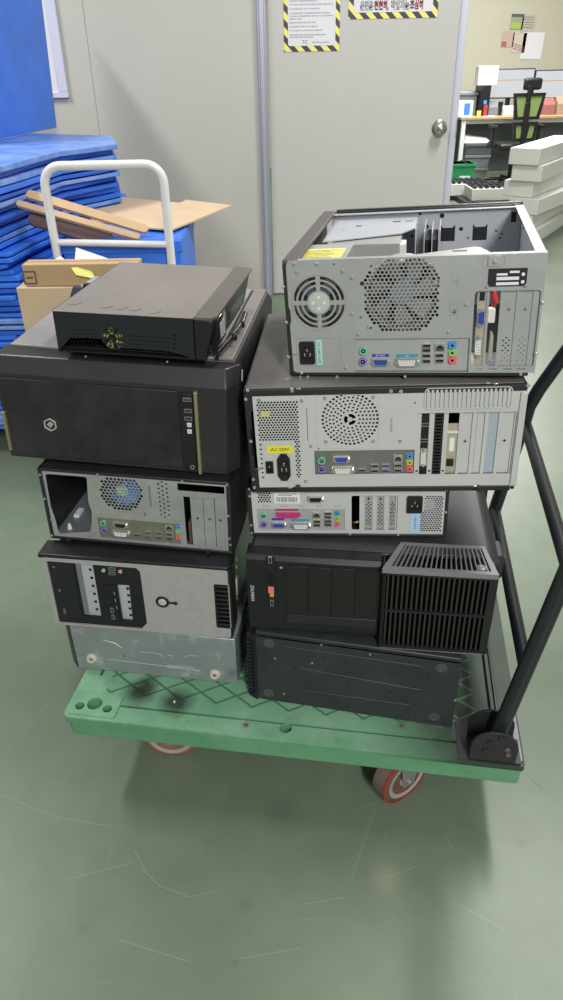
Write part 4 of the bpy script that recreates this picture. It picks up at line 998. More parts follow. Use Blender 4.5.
MB().hexa([(x1 - .006, -.006, z1), (x1 + .0005, -.008, z1), (x1 + .001, .004, z1), (x1 - .006, .004, z1), (x0 - .006, -.006, z0 + .03), (x0 + .0005, -.008, z0 + .03), (x0 + .001, .004, z0 + .03), (x0 - .006, .004, z0 + .03)]).build('trim_strip', GOLD, cs.root, .0008)
x, z = cs.p(207, 464); MB().box(x - .0006, -.0004, z - .008, x + .0006, .001, z + .008).build('bezel_seam', DARK, cs.root)
MB().box(w - .0045, .058, h - .045, w - .003, .064, h - .024).build('side_sticker', PAPER, cs.root)

# ---- G: small flat computer on top
cs = Case('mini_computer', -.3917, 1.2229, -.1549, .2883, .074, .3538, .9066, -.0278)
tag(cs.root, 'small flat grey black computer with round front vent, topmost of the left stack', 'computer')
w, h, d = cs.w / 2, cs.h, cs.d
xb = cs.p(194, 345)[0]
H = []
fc = cs.p(112.3, 338.5)
for r0, r1, n in ((.0030, .0062, 4), (.0080, .0112, 6), (.0132, .0160, 8), (.0176, .0198, 10)):
    for q in range(n): H.append(arcslot(fc[0], fc[1], r0, r1, q * 2 * PI / n + .18, (q + 1) * 2 * PI / n - .12, 4))
for k in range(8):
    for j in range(4):
        x, z = cs.p(69 + 3.6 * k + j * .6, 330.5 + j * 3.6); H.append(ngon(x, z, .0011, 6))
for k in range(13):
    for j in range(4):
        x, z = cs.p(130 + 3.2 * k, 335.5 + j * 4.2 + k * .25); H.append(ngon(x, z, .0012, 6))
for j in range(5):
    x, z = cs.p(174.5, 335 + j * 4.5); H.append(ngon(x, z, .0017, 8))
print('GFILL', len(H), [(round(min(z for x,z in q),4), round(max(z for x,z in q),4)) for q in H if min(z for x,z in q) < .0105 or max(z for x,z in q) > h - .0015][:9])
fp = MB().plate(rect(-w + .001, .001, xb, h - .0015), H, .0, .0012).build('front_panel', mat('black painted sheet', rgb(30, 32, 36), .4, 0, .06, 20), cs.root, 0)
MB().box(-w + .003, -.0006, .0095, xb, .0, .0105).build('panel_seam', DARK, fp)
for px, py in ((86, 356.3), (167.5, 361.5)):
    x, z = cs.p(px, py); screw(fp, x, z, -.0004, .0022)
mb = MB().box(-w, .0012, 0, xb, d, .002); mb.box(-w, .0012, 0, -w + .0015, d, h); mb.box(-w, d - .0015, 0, xb, d, h)
mb.build('chassis', BLACK, cs.root, 0)
lid = MB().box(-w, -.0006, h - .002, xb + .001, d, h).build('lid', DUSTSHEENG, cs.root, .0012)
for px, py in ((75, 308.5), (106, 311), (120, 312), (133.5, 313), (153, 315)):
    q = cs.I @ on_z(px, py, .975); x, y = q.x, q.y
    MB().hexa([(x - .010, y - .007, h), (x + .006, y - .007, h), (x + .012, y + .007, h), (x - .004, y + .007, h), (x - .010, y - .007, h + .0003), (x + .006, y - .007, h + .0012), (x + .012, y + .007, h + .0012), (x - .004, y + .007, h + .0003)]).build('pressed_louvre', DUSTSHEENG, lid)
fo = MB().cyl((fc[0], .006, fc[1]), (fc[0], .0075, fc[1]), .022, n=28, m=0)
for k in range(5):
    A = k * 2 * PI / 5; fo.prism([(fc[0] + .007 * cos(A), fc[1] + .007 * sin(A)), (fc[0] + .02 * cos(A + .2), fc[1] + .02 * sin(A + .2)), (fc[0] + .02 * cos(A + .85), fc[1] + .02 * sin(A + .85)), (fc[0] + .008 * cos(A + .9), fc[1] + .008 * sin(A + .9))], .003, .006, 1)
fo.build('cooling_fan', [DARK, mat('yellow green fan', rgb(150, 165, 85), .5)], cs.root)
# bezel end with an overhanging lid and a recessed lower body
o = []
MB().plate([(xb + .001, -.0006), (w - .018, -.0006), (w - .006, .003), (w, .014), (w, d - .012), (w - .012, d), (xb + .001, d)], [], h - .003, h + .0012, axis='z').build('bezel_lid', mat('warm grey coated plastic', rgb(92, 86, 82), .32, 0, .05, 9), cs.root, .001)
MB().hexa([(xb + .001, .0, .0), (xb + .020, .0, .0), (xb + .020, d - .004, .0), (xb + .001, d - .004, 0), (xb + .001, .0, h - .003), (xb + .034, .0, h - .003), (xb + .034, d - .004, h - .003), (xb + .001, d - .004, h - .003)]).build('bezel_body', PLAST, cs.root, .002)
MB().prism([(xb + .018, .0), (w - .012, .008), (w - .004, .03), (w - .004, .10), (xb + .018, .12)], .012, .062, axis='z').build('bezel_wing', GLOSSB, cs.root, .004)
MB().prism([(.17, .018), (.30, .018), (.31, .03), (.31, .050), (.17, .050)], w - .030, w - .012, axis='x').build('bezel_vent', mat('dark green plastic', rgb(40, 72, 58), .35), cs.root, .004)
mb = MB().tube([(w - .004, .02, .007), (w + .002, .09, .007), (w + .006, .20, .008), (w + .004, .24, .012)], .0055, 14)
mb.build('stand_rail', GLOSSB, cs.root)
for yy in (.11, .185):
    MB().lathe((w + .008, yy, .002), (0, 0, 1), [(.0055, 0), (.006, .006), (.0045, .011), (.003, .012)], 16).build('stand_knob', PLAST, cs.root)
MB().box(w - .0045, .05, .022, w - .0030, .085, .052).build('bezel_badge', CHROME, cs.root, .001)
for (xx, yy) in ((-w + .02, .02), (-w + .02, d - .03), (w - .06, .02), (w - .06, d - .03)):
    MB().cyl((xx, yy, -.004), (xx, yy, .0), .006, n=14).build('foot', PLAST, cs.root)
# =================================================================== THE PLATFORM CART
DX, DY, DA = -.4619, 1.0261, -.1608
DW, DD, DZ0, DZ = .9243, .61, .146, .2
cart = empty('platform_cart', (DX, DY, 0), (0, 0, DA))
tag(cart, 'worn green platform cart with black tube handle, carrying both stacks of computers', 'cart')
CM = Matrix.Translation((DX, DY, 0)) @ Matrix.Rotation(DA, 4, 'Z'); CI = CM.inverted()
def dl(px, py, z=DZ):
    q = CI @ on_z(px, py, z); return q.x, q.y
g = G('worn green moulded plastic')
k = 8.2
def diag(sx, sy):
    t = g.op('FRACT', g.op('ADD', g.op('MULTIPLY', g.x, sx), g.op('MULTIPLY', g.y, sy)))
    return g.op('LESS_THAN', g.op('ABSOLUTE', g.op('SUBTRACT', t, .5)), .055)
gr = g.op('MAXIMUM', diag(13.0, 19.5), diag(13.0, -19.5))
inr = g.op('MULTIPLY', g.op('MULTIPLY', g.op('GREATER_THAN', g.y, .075), g.op('LESS_THAN', g.y, .555)), g.op('MULTIPLY', g.op('GREATER_THAN', g.x, .065), g.op('LESS_THAN', g.x, .84)))
inr = g.op('MULTIPLY', inr, g.op('GREATER_THAN', g.z, DZ - .002))
gr = g.op('MULTIPLY', gr, inr)
n = g.noise(9, 6); n2 = g.noise(40, 6)
c = g.mix(g.ramp(n, .35, .7), rgb(100, 152, 116), rgb(132, 172, 142))
c = g.mix(g.op('MULTIPLY', g.ramp(n2, .55, .75), .35), c, rgb(66, 104, 80))
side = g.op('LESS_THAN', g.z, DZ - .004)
c = g.mix(g.op('MULTIPLY', side, .55), c, rgb(66, 128, 84))  # skirt below the deck edge: its shade painted in as darker green
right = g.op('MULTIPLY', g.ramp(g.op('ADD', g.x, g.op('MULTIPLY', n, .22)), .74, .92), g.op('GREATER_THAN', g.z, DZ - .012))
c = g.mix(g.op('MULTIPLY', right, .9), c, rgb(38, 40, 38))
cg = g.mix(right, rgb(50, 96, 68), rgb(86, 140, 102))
c = g.mix(g.op('MULTIPLY', gr, .8), c, cg)
for (px, py, r) in ((139, 693, .028), (176, 702, .030), (147, 684, .016)):
    c = g.mix(g.op('MULTIPLY', g.spot(dl(px, py), r, .017, n2), .88), c, rgb(24, 30, 28))
for (px, py, r) in ((246, 725, .007), (402, 726, .006)):
    c = g.mix(g.op('MULTIPLY', g.spot(dl(px, py), r, .005, n2), .8), c, rgb(112, 96, 78))
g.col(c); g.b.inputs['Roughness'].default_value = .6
g.bump(g.op('SUBTRACT', 1.0, gr), .5, .002)
GREENM = g.m
def crn(x0, y0, x1, y1, r): return rrect(x0, y0, x1, y1, r, 6)
holes = [rrect(.075, .040, .80, .046, .0028), rrect(.868, .10, .874, .57, .0028), rrect(.035, .12, .041, .56, .0028), rrect(.10, .570, .82, .576, .0028)]
for (px, py, r) in ((80, 706.6, .010), (95, 704.4, .016), (107.5, 709.6, .010), (285.5, 728, .0125)):
    holes.append(ngon(*dl(px, py), r, 20))
holes.append(ngon(.895, .45, .011, 16)); holes.append(ngon(.84, .585, .012, 16))
pl = [(.010, .0), (DW - .008, 0), (DW - .002, .003), (DW, .008), (DW, DD - .02), (DW - .02, DD), (.03, DD), (.0, DD - .03), (.0, .014), (.003, .005)]
mb = MB().plate(pl, holes, DZ - .016, DZ, axis='z')
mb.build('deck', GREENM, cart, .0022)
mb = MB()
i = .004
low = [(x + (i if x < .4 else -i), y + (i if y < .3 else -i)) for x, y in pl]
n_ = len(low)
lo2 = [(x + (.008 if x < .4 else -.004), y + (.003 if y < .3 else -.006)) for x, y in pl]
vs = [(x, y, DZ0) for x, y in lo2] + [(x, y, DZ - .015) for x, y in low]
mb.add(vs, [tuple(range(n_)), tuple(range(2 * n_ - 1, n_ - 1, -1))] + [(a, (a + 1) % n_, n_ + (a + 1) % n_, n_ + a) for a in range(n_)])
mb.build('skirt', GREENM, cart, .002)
# raised corner pad
ph_ = [(dl(80, 706.6), .010), (dl(95, 704.4), .016), (dl(107.5, 709.6), .010)]
px0_, px1_ = min(c_[0] - q_ for c_, q_ in ph_) - .012, max(c_[0] + q_ for c_, q_ in ph_) + .012
py0_, py1_ = min(c_[1] - q_ for c_, q_ in ph_) - .012, max(c_[1] + q_ for c_, q_ in ph_) + .014
MB().plate(rrect(px0_, py0_, px1_, py1_, .006), [ngon(c_[0], c_[1], q_, 20) for c_, q_ in ph_], DZ - .001, DZ + .0025, axis='z').build('corner_pad', GREENM, cart, .001)
mb = MB().box(.882, .085, DZ - .001, .888, .60, DZ + .005)
mb.build('side_rib', TUBEK, cart, .001)
x, y = dl(246, 725); MB().lathe((x, y, DZ - .001), (0, 0, 1), [(.0045, 0), (.004, .0016), (.002, .002)], 14).build('rusty_bolt', RUST, cart)
x, y = dl(402, 726); MB().lathe((x, y, DZ - .001), (0, 0, 1), [(.0045, 0), (.004, .0016), (.002, .002)], 14).build('rusty_bolt', RUST, cart)
x, y = dl(174.5, 702.5); MB().cyl((x, y, DZ), (x, y, DZ + .004), .002, n=8).build('bolt_stub', WHITEP, cart)
# corner plate under the handle hinge
MB().plate([(.80, .004), (DW - .018, .004), (DW - .003, .012), (DW - .003, .10), (.80, .10)], [], DZ, DZ + .0015, axis='z').build('corner_plate', mat('grimy dark plate', rgb(58, 58, 60), .5, .1, .25, 20), cart, 0)
MB().plate([(.908, .008), (DW - .018, .006), (DW - .004, .013), (DW - .004, .13), (.912, .13)], [], DZ + .0015, DZ + .0022, axis='z').build('paint_patch', mat('scuffed grey lilac paint', rgb(132, 128, 138), .5, .1, .2, 20), cart, 0)
# handle
def lean(z): return .864 + (z - .2) * .138
zb = .655
def upright(y):
    p = [(lean(.232), y, .232), (lean(.43), y, .43), (lean(zb), y, zb)]
    q = [(lean(zb) + .004, y, zb + .035), (lean(zb) + .018, y, zb + .075), (lean(zb) + .06, y, zb + .165)]
    return p + q
yn, yf = .032, .565
hb = MB().tube(upright(yn), .0148, 18)
hb.build('handle_tube', TUBEK, cart)
MB().tube(upright(yf), .0148, 18).build('handle_tube', TUBEK, cart)
tx, tz = upright(0)[-1][0], upright(0)[-1][2]
pts = [(tx, yn, tz)] + [(tx + .05 * sin(t), yn + .05 * (1 - cos(t)), tz + .09 * sin(t)) for t in (.5, 1.0, 1.4)] + [(tx + .05 * sin(t), yf - .05 * (1 - cos(t)), tz + .09 * sin(t)) for t in (1.4, 1.0, .5)] + [(tx, yf, tz)]
MB().tube(pts, .0148, 18).build('handle_grip', TUBEK, cart)
MB().tube([(lean(.645), yn, .645), (lean(.645) + .004, yf, .65)], .0125, 16).build('cross_bar', TUBEK, cart)
MB().tube([(lean(.42), yn, .42), (lean(.42), yf, .42)], .0125, 16).build('cross_bar', TUBEK, cart)
def ear(y0, cx):
    P_ = [(cx - .043, DZ + .0015), (cx + .043, DZ + .0015), (cx + .043, DZ + .042)] + [(cx + .043 * cos(t), DZ + .042 + .040 * sin(t)) for t in [PI * q / 12 for q in range(1, 12)]] + [(cx - .043, DZ + .042)]
    return MB().prism(P_, y0, y0 + .005)
for yc in (yn, yf):
    e1 = ear(yc - .030, .862).build('hinge_plate', BLACK, cart, .0008)
    ear(yc + .024, .862).build('hinge_plate', BLACK, cart, .0008)
    MB().box(.82, yc - .03, DZ + .0015, .916, yc + .028, DZ + .006).build('hinge_base', BLACK, cart, .001)
    for (bx_, bz_, mm) in ((.885, DZ + .042, RUST), (.846, DZ + .034, BLACK), (.852, DZ + .055, BLACK), (.870, DZ + .070, BLACK), (.888, DZ + .028, RUST)):
        MB().lathe((bx_, yc - .030, bz_), (0, -1, 0), [(.0055, 0), (.0052, .003), (.003, .004)], 12).build('bolt', mm, e1)
# casters
TYRE = mat('worn red polyurethane', rgb(108, 72, 62), .55, 0, .15, 25); TREAD = mat('scuffed grey brown tread', rgb(112, 96, 92), .6, 0, .15, 30)
HUBM = mat('cast grey hub', rgb(165, 165, 160), .45, .2, .08, 20)
def caster(x, y, ang, lbl=None, tyre=TYRE):
    r = .0625; ax = Vector((cos(ang), sin(ang), 0)); sd = Vector((-sin(ang), cos(ang), 0)); c0 = Vector((x, y, r))
    mb = MB().box(x - .045, y - .04, DZ0 - .006, x + .045, y + .04, DZ0 + .002)
    mb.cyl((x, y, DZ0 - .022), (x, y, DZ0 - .004), .026, n=24)
    for s in (-1, 1):
        o = c0 + ax * (.025 * s); P_ = []
        for t in (-.022, .022):
            for dz_ in (0,):
                pass
        q = [o - sd * .015 + Vector((0, 0, -.014)), o + sd * .015 + Vector((0, 0, -.014)), o + sd * .026 + Vector((0, 0, DZ0 - .012 - r)), o - sd * .026 + Vector((0, 0, DZ0 - .012 - r))]
        v = [p_ - ax * .0015 for p_ in q] + [p_ + ax * .0015 for p_ in q]
        mb.add(v, [(0, 1, 2, 3), (4, 5, 6, 7), (0, 1, 5, 4), (1, 2, 6, 5), (2, 3, 7, 6), (3, 0, 4, 7)])
    mb.cyl(c0 - ax * .032, c0 + ax * .032, .0065, n=6)
    cb_ = mb.build('caster', CHROME if False else mat('zinc plated fork', rgb(150, 150, 146), .4, .5, .1, 20), cart, .0008)
    t = MB().lathe(c0 - ax * .019, ax, [(.049, 0), (.057, .0), (.0615, .003), (r, .010), (r, .028), (.0615, .035), (.057, .038), (.049, .038)], 48)
    t.build('tyre', tyre, cb_)
    MB().ring(c0 - ax * .016, ax, .0622, r + .0006, .032, 48).build('tread', TREAD, cb_)
    if lbl: MB().ring(c0 + ax * .0135, ax, .0612, r + .0012, .0055, 48).build('rim_band', mat('red tyre edge', rgb(150, 60, 52), .5), cb_)
    hbm = MB()
    for s in (-1, 1): hbm.lathe(c0 + ax * (.012 * s), ax * s, [(.0495, 0), (.0495, .0085), (.042, .0085), (.034, .003), (.020, .004), (.018, .012), (.010, .012)], 40)
    hbm.build('hub', HUBM, cb_)
caster(.700, .065, math.radians(-47), True, tyre=TYRE)
caster(.190, .105, math.radians(-84), tyre=mat('worn brown tyre', rgb(140, 92, 72), .6, 0, .12, 25))
caster(.78, .51, math.radians(-70)); caster(.15, .51, math.radians(-100))

# =================================================================== THE SETTING
g = G('green painted concrete')
n1 = g.noise(1.3, 6); n2 = g.noise(14, 8); n3 = g.noise(6, 6, g.mapped((1, 14, 1), (0, 0, .5))); n4 = g.noise(5, 6, g.mapped((12, 1, 1), (0, 0, -.25)))
c = g.mix(g.ramp(n1, .35, .68), rgb(96, 110, 92), rgb(115, 128, 107))
c = g.mix(g.op('MULTIPLY', g.ramp(n2, .45, .8), .35), c, rgb(90, 102, 86))
c = g.mix(g.op('MULTIPLY', g.ramp(n3, .62, .78), .15), c, rgb(165, 170, 152))
c = g.mix(g.op('MULTIPLY', g.ramp(n4, .64, .78), .15), c, rgb(160, 166, 148))
def fl(px, py): q = on_z(px, py, 0); return (q.x, q.y)
scr = [((375, 808), (351, 880)), ((347, 812), (378, 803)), ((135, 851), (146, 873)), ((146, 873), (160, 886)), ((160, 886), (190, 897)), ((190, 897), (215, 891)), ((0, 795), (60, 818)), ((60, 818), (110, 826)), ((445, 836), (455, 852)), ((65, 880), (135, 862)), ((50, 700), (20, 738)), ((232, 960), (300, 948)), ((120, 940), (190, 962)), ((385, 878), (420, 865)), ((460, 905), (505, 930)), ((532, 780), (541, 787)), ((300, 905), (345, 897))]
for p_, q_ in scr:
    c = g.mix(g.op('MULTIPLY', g.seg(fl(*p_), fl(*q_), 0.0007), .18 if p_ != (532, 780) else .9), c, rgb(196, 200, 184) if p_ != (532, 780) else rgb(40, 45, 42))
for (px, py, r) in ((235, 962, .006), (284, 812, .03), (384, 878, .02), (83, 930, .008), (522, 842, .008), (245, 905, .01)):
    c = g.mix(g.op('MULTIPLY', g.spot(fl(px, py), r, r * .8, n2), .4), c, rgb(78, 88, 78) if px != 384 else rgb(150, 140, 122))
g.col(c); g.b.inputs['Roughness'].default_value = .38; g.b.inputs['Specular IOR Level'].default_value = .4
g.bump(n2, .08, .002)
FLOORM = g.m
struct(MB().box(-5, -2.5, -.1, 9, 12.1, 0).build('floor', FLOORM, smooth=0), 'green painted concrete floor with scratches')
WY = 4.9
px_l = on_y(258, 60, WY).x; px_r = on_y(267, 60, WY).x
dr = on_y(452, 100, WY).x; te = on_y(463, 60, WY).x
struct(MB().box(-5, WY, 0, px_l, WY + .1, 2.9).build('wall_back', WALLM, smooth=0), 'white sandwich panel partition wall')
struct(MB().box(px_l, WY - .035, 0, px_r, WY + .12, 2.9).box(px_l + .012, WY - .045, 0, px_r - .012, WY - .035, 2.9).build('trim_1', ALUD, bevel=.004), 'grey aluminium post left of the white door')
sx = on_y(90, 60, WY).x
struct(MB().box(sx - .002, WY - .001, 0, sx + .002, WY + .002, 2.9).build('trim_2', mat('panel joint', rgb(150, 150, 145), .6), smooth=0))
struct(MB().box(px_r + 3.0, WY, 0, 7, WY + .1, 2.9).build('wall_right', WALLM, smooth=0))
struct(MB().box(px_r, WY, 2.25, px_r + 3.0, WY + .1, 2.9).build('wall_header', WALLM, smooth=0))
# door
door = empty('door_1', (px_r + .006, WY - .01, 0)); struct(door, 'white coated door with round steel knob', 'door')
W_ = dr - px_r - .006
MB().box(.004, 0, .01, W_, .045, 2.2).build('door_leaf', DOORM, door, .002)
MB().box(W_, -.006, .01, te - px_r - .006, .052, 2.2).box(W_ + .004, -.010, .01, W_ + .012, -.006, 2.2).build('door_edge_profile', ALU, door, .002)
kq = on_y(439, 128, WY - .01); kx, kz = kq.x - px_r - .006, kq.z
kn = MB().lathe((kx, 0, kz), (0, -1, 0), [(a_ * 1.25, b_ * 1.2) for a_, b_ in ((.036, 0), (.036, .004), (.030, .008), (.013, .012), (.012, .030), (.022, .036), (.029, .046), (.029, .056), (.023, .066), (.012, .069))], 36).build('door_handle', mat('brushed steel knob', rgb(170, 170, 165), .22, .9), door)
MB().lathe((kx, -.082, kz), (0, -1, 0), [(.010, 0), (.010, .003), (.007, .004)], 20).build('keyhole_button', CHROME, kn)
MB().box(te - px_r - .014, -.0075, kz - .06, te - px_r - .008, -.005, kz + .05).build('latch_plate', CHROME, door)
# office beyond the door
struct(MB().box(-1.5, 12.0, 0, 9, 12.1, 3.4).build('wall_far', FARW, smooth=0), 'beige office wall far behind')
# ---- posters on the door
def haz(name, l, r, t, b_, label):
    """safety poster: hazard striped edge and white sheet"""
    root = empty(name, ((l + r) / 2, WY - .0115, (t + b_) / 2)); tag(root, label, 'poster')
    hw, hh = (r - l) / 2, (t - b_) / 2
    q = G('hazard stripes ' + name)
    f = q.op('FRACT', q.op('MULTIPLY', q.op('ADD', q.x, q.z), 13.3))
    q.col(q.mix(q.op('GREATER_THAN', f, .5), rgb(238, 226, 120), rgb(52, 55, 66))); q.b.inputs['Roughness'].default_value = .4
    MB().box(-hw, -.001, -hh, hw, 0, hh).build('striped_sheet', q.m, root, smooth=0)
    return root, hw, hh
bl_ = on_y(284, 52, WY); br_ = on_y(339, 53, WY)
ph = (br_.x - bl_.x) * 1.414; PS = WY / 4.2
po, hw, hh = haz('notice_poster', bl_.x, br_.x, bl_.z + ph, bl_.z, 'notice poster with striped border and many small text lines, left one on the door')
e_ = .021 * PS
MB().prism(rrect(-hw + e_, -hh + e_ * 1.15, hw - e_, hh - e_, .012), -.0022, -.001).build('white_panel', PAPER, po, smooth=0)
ink = mat('blue grey ink', rgb(110, 112, 135), .7)
mb = MB(); rr = random.Random(11)
def pz(py): return on_y(300, py, WY).z - (bl_.z + ph / 2)
for py, fr_, h_ in ((1, .60, .006), (4.7, .95, .006), (9, .65, .006), (13.3, .9, .006), (16.2, .98, .006), (18.9, .25, .006), (22.8, .6, .006), (26.7, .62, .006), (30.6, .72, .006), (35, .82, .006), (37.2, .55, .006), (-4, .9, .006), (-8, .7, .006), (-12, .85, .006), (-16, .8, .006)):
    x = -hw + .034; xe = x + (2 * hw - .068) * fr_
    while x < xe:
        ww = rr.uniform(.0035, .0075); hj = rr.uniform(.7, 1)
        z = pz(py)
        mb.box(x, -.0026, z - .0030 * hj, x + ww, -.0021, z - .0030 * hj + .0016); mb.box(x + ww * .3, -.0026, z - .003, x + ww * .3 + .0013, -.0021, z + .003); mb.box(x, -.0026, z + .0012, x + ww * .8, -.0021, z + .0026)
        x += ww + rr.choice((.0014, .0014, .0014, .005))
mb.build('text_lines', ink, po, smooth=0)
z = pz(42.5)
mb = MB().text('TC', -.034 * PS, z, -.0023, .022 * PS, 0)
for k in range(9): mb.box((.0 + k * .0098) * PS, -.0026, z - .004, (.0 + k * .0098 + .0075) * PS, -.0022, z - .0018, 1).box((.002 + k * .0098) * PS, -.0026, z - .001, (.0045 + k * .0098) * PS, -.0022, z + .0045, 1)
mb.build('footer_mark', [mat('dark navy ink', rgb(50, 52, 80), .6), ink], po, smooth=0)
bl2 = on_y(348, 19.4, WY); br2 = on_y(436.8, 17.6, WY)
po, hw, hh = haz('safety_poster', bl2.x, br2.x, bl2.z + .297 * PS, bl2.z, 'wide safety poster with striped border and bold red slogan, right one on the door')
MB().prism(rrect(-hw + .026 * PS, -hh + .026 * PS, hw - .026 * PS, hh - .026 * PS, .014), -.0022, -.001).build('white_panel', PAPER, po, smooth=0)
def pz2(py): return on_y(390, py, WY).z - (bl2.z + .1485 * PS)
def px2(px): return on_y(px, 6, WY).x - (bl2.x + br2.x) / 2
z = pz2(6.0)
INKD = mat('slogan dark ink', rgb(38, 38, 52), .6); INKR = mat('slogan red ink', rgb(200, 48, 60), .6); 
mb = MB()
for body, x0, x1, mm in (('운전은', 360, 373, 0), ('천천히,', 373.6, 388.6, 1), ('작업자는', 390.5, 409, 0), ('조심히', 409.5, 423, 1)):
    xa, xb_ = px2(x0), px2(x1)
    n_ch = len(body.replace(',', '')) + (.35 if ',' in body else 0)
    sz = .040 * PS; s_ = (xb_ - xa) / (n_ch * sz * .92) if n_ch else 1
    mb.text(body, (xa + xb_) / 2, z, -.0026, sz, 0, sx=s_, off=.0022)
    mb.text(body, (xa + xb_) / 2, z, -.0036, sz, 2 if mm == 0 else 1, sx=s_, off=-.0003)
mb.build('slogan', [INKD, INKR, PAPER], po, smooth=0)

# ---- framed board on the wall, left
a = on_y(46, 0, WY); b = on_y(69, 92, WY)
bd = empty('wall_board', (a.x, WY - .02, b.z)); tag(bd, 'white board with pale lavender frame on the wall behind tall blue panel', 'board')
MB().box(-.8, .004, .0, b.x - a.x - .05, .02, .75).build('board_sheet', PAPER, bd)
MB().box(b.x - a.x - .055, -.005, -.0, b.x - a.x, .02, .78).box(-.8, -.005, -.03, b.x - a.x, .02, .0).build('board_frame', mat('lavender frame', rgb(205, 206, 222), .4), bd, .003)

# ---- pile of folded blue boxes
rr = random.Random(5)
zt_p = 1.06; N = 44; th = (zt_p - .10) / N
q0, q1, q2 = on_z(-14, 168, zt_p), on_z(60, 150, zt_p), on_z(116, 142.5, zt_p)
q3 = on_z(113, 134.5, zt_p)
base_ = [(-2.0, 2.62), (q0.x, 2.62), (q0.x + .01, q0.y), (q1.x, q1.y), (q2.x, q2.y), (q3.x, q3.y), (-2.0, WY - .25)]
pal = MB()
for k in range(6): pal.box(-1.98, 2.75 + k * .235, .075, q1.x - .10 if k < 3 else q2.x - .14, 2.85 + k * .235, .095)
for k in range(3): pal.box(-1.95 + k * .42, 2.75, 0.0, -1.85 + k * .42, q3.y - .1, .075)
tag(pal.build('pallet', mat('pallet wood', rgb(160, 130, 95), .8, 0, .1, 12), bevel=.002), 'wooden pallet on the floor beneath the pile of folded blue boxes', 'pallet')
for k in range(N):
    z0 = .0965 + k * th; t = k / N
    jx = rr.uniform(-.03, .004) + (.05 * sin(PI * min(1, max(0, (t - .25) / .55)))) - (.03 if rr.random() < .12 else 0)
    if k == N - 1: jx = 0
    poly = []
    for m_, (x, y) in enumerate(base_):
        if m_ in (0, 6): poly.append((x, y)); continue
        poly.append((x + jx + rr.uniform(-.008, .008), y + (rr.uniform(-.012, .012) if m_ != 5 else 0)))
    # extra points along the visible edge so that the sheets wave a little
    out = []
    for m_ in range(len(poly)):
        a_, b_ = poly[m_], poly[(m_ + 1) % len(poly)]
        out.append(a_)
        if m_ in (1, 2, 3):
            for f_ in (.33, .66): out.append((a_[0] + (b_[0] - a_[0]) * f_ + rr.uniform(-.008, .008), a_[1] + (b_[1] - a_[1]) * f_))
    n_ = len(out); tk = th * rr.uniform(.62, .95)
    sag = [rr.uniform(0, th * .05) for _ in out]
    vs = [(x, y, z0) for x, y in out] + [(x, y, z0 + tk) for x, y in out]
    mb = MB().add(vs, [tuple(range(n_)), tuple(range(2 * n_ - 1, n_ - 1, -1))] + [(i_, n_ + i_, n_ + (i_ + 1) % n_, (i_ + 1) % n_) for i_ in range(n_)])
    o = mb.build('folded_box', [BLUED, BLUED2, BLUED3][(k * 7 + rr.randint(0, 2)) % 3] if k < N - 1 else BLUED3, smooth=0, bevel=.003)
    lab = 'folded blue plastic box lying flat in the tall pile left of the white handle'
    if k == N - 1: lab = 'scuffed folded blue plastic box, topmost sheet of the tall pile by the wall'
    tag(o, lab, 'folded box', 'folded blue plastic boxes in the pile')
zt_p += .001
a = on_z(0, 139, zt_p); b = on_z(57, 127.5, zt_p); bt_ = on_y(42, 0, b.y + .04)
p0 = a + (a - b) * .45; p1 = Vector(b); nrm = Vector(((b - a).y, -(b - a).x, 0)).normalized() * -.03
lean_ = Vector((bt_.x - b.x, .04, bt_.z - b.z)); 
vs = [p0, p1, p1 + nrm, p0 + nrm]; vs = vs + [v + lean_ * 1.08 for v in vs]
tag(MB().hexa([tuple(v) for v in vs]).build('blue_board', BLUED, bevel=.004), 'tall upright blue plastic board standing on top of the blue pile', 'board')

# ---- white hand cart with blue box and cardboard
hy = 2.7
L0, L1 = on_y(52, 250, hy), on_y(168, 250, hy); T0 = on_y(47, 200, hy); zt = on_y(110, 165, hy).z
xl_, xr2 = on_y(47.5, 200, hy).x, on_y(166.5, 210, hy).x
wc = empty('hand_cart', ((xl_ + xr2) / 2, hy, 0)); tag(wc, 'cart with white enamelled tube handle standing behind the left stack', 'cart')
hx = (xr2 - xl_) / 2; rc = .062
pts = [(-hx, 0, .19), (-hx, 0, zt - rc)] + [(-hx + rc * (1 - cos(t)), 0, zt - rc + rc * sin(t)) for t in [PI / 2 * q / 6 for q in range(1, 7)]] + [(hx - rc * (1 - cos(t)), 0, zt - rc + rc * sin(t)) for t in [PI / 2 * (6 - q) / 6 for q in range(0, 6)]] + [(hx, 0, zt - rc), (hx, 0, .19)]
MB().tube(pts, .0155, 16).build('handle_tube', WHITEM, wc)
cz = on_y(110, 243.5, hy).z
MB().tube([(-hx, 0, cz + .008), (hx, 0, cz - .008)], .012, 14).build('cross_bar', WHITEM, wc)
MB().box(-hx - .02, -.03, .155, hx + .10, .56, .19).build('deck', GREYM, wc, .004)
for (x, y) in ((-hx + .05, .08), (hx - .05, .08), (-hx + .05, .48), (hx - .05, .48)):
    MB().cyl((x - .015, y, .055), (x + .015, y, .055), .055, n=24).box(x - .025, y - .03, .10, x + .025, y + .03, .156).build('caster', PLAST, wc)
bt = .80
br = on_z(198, 226, bt); q = on_z(168, 231, bt)
bxl, bxr, by0, by1 = xl_ + .01, br.x - .045, hy + .05, hy + .52
tag(MB().box(bxl, by0, .19, bxr, by1, bt).box(bxl - .004, by0 - .004, bt - .05, bxr + .004, by1 + .004, bt - .005).build('blue_box', BLUED, bevel=.004), 'blue plastic box on the white handled cart under flattened cardboard', 'box')
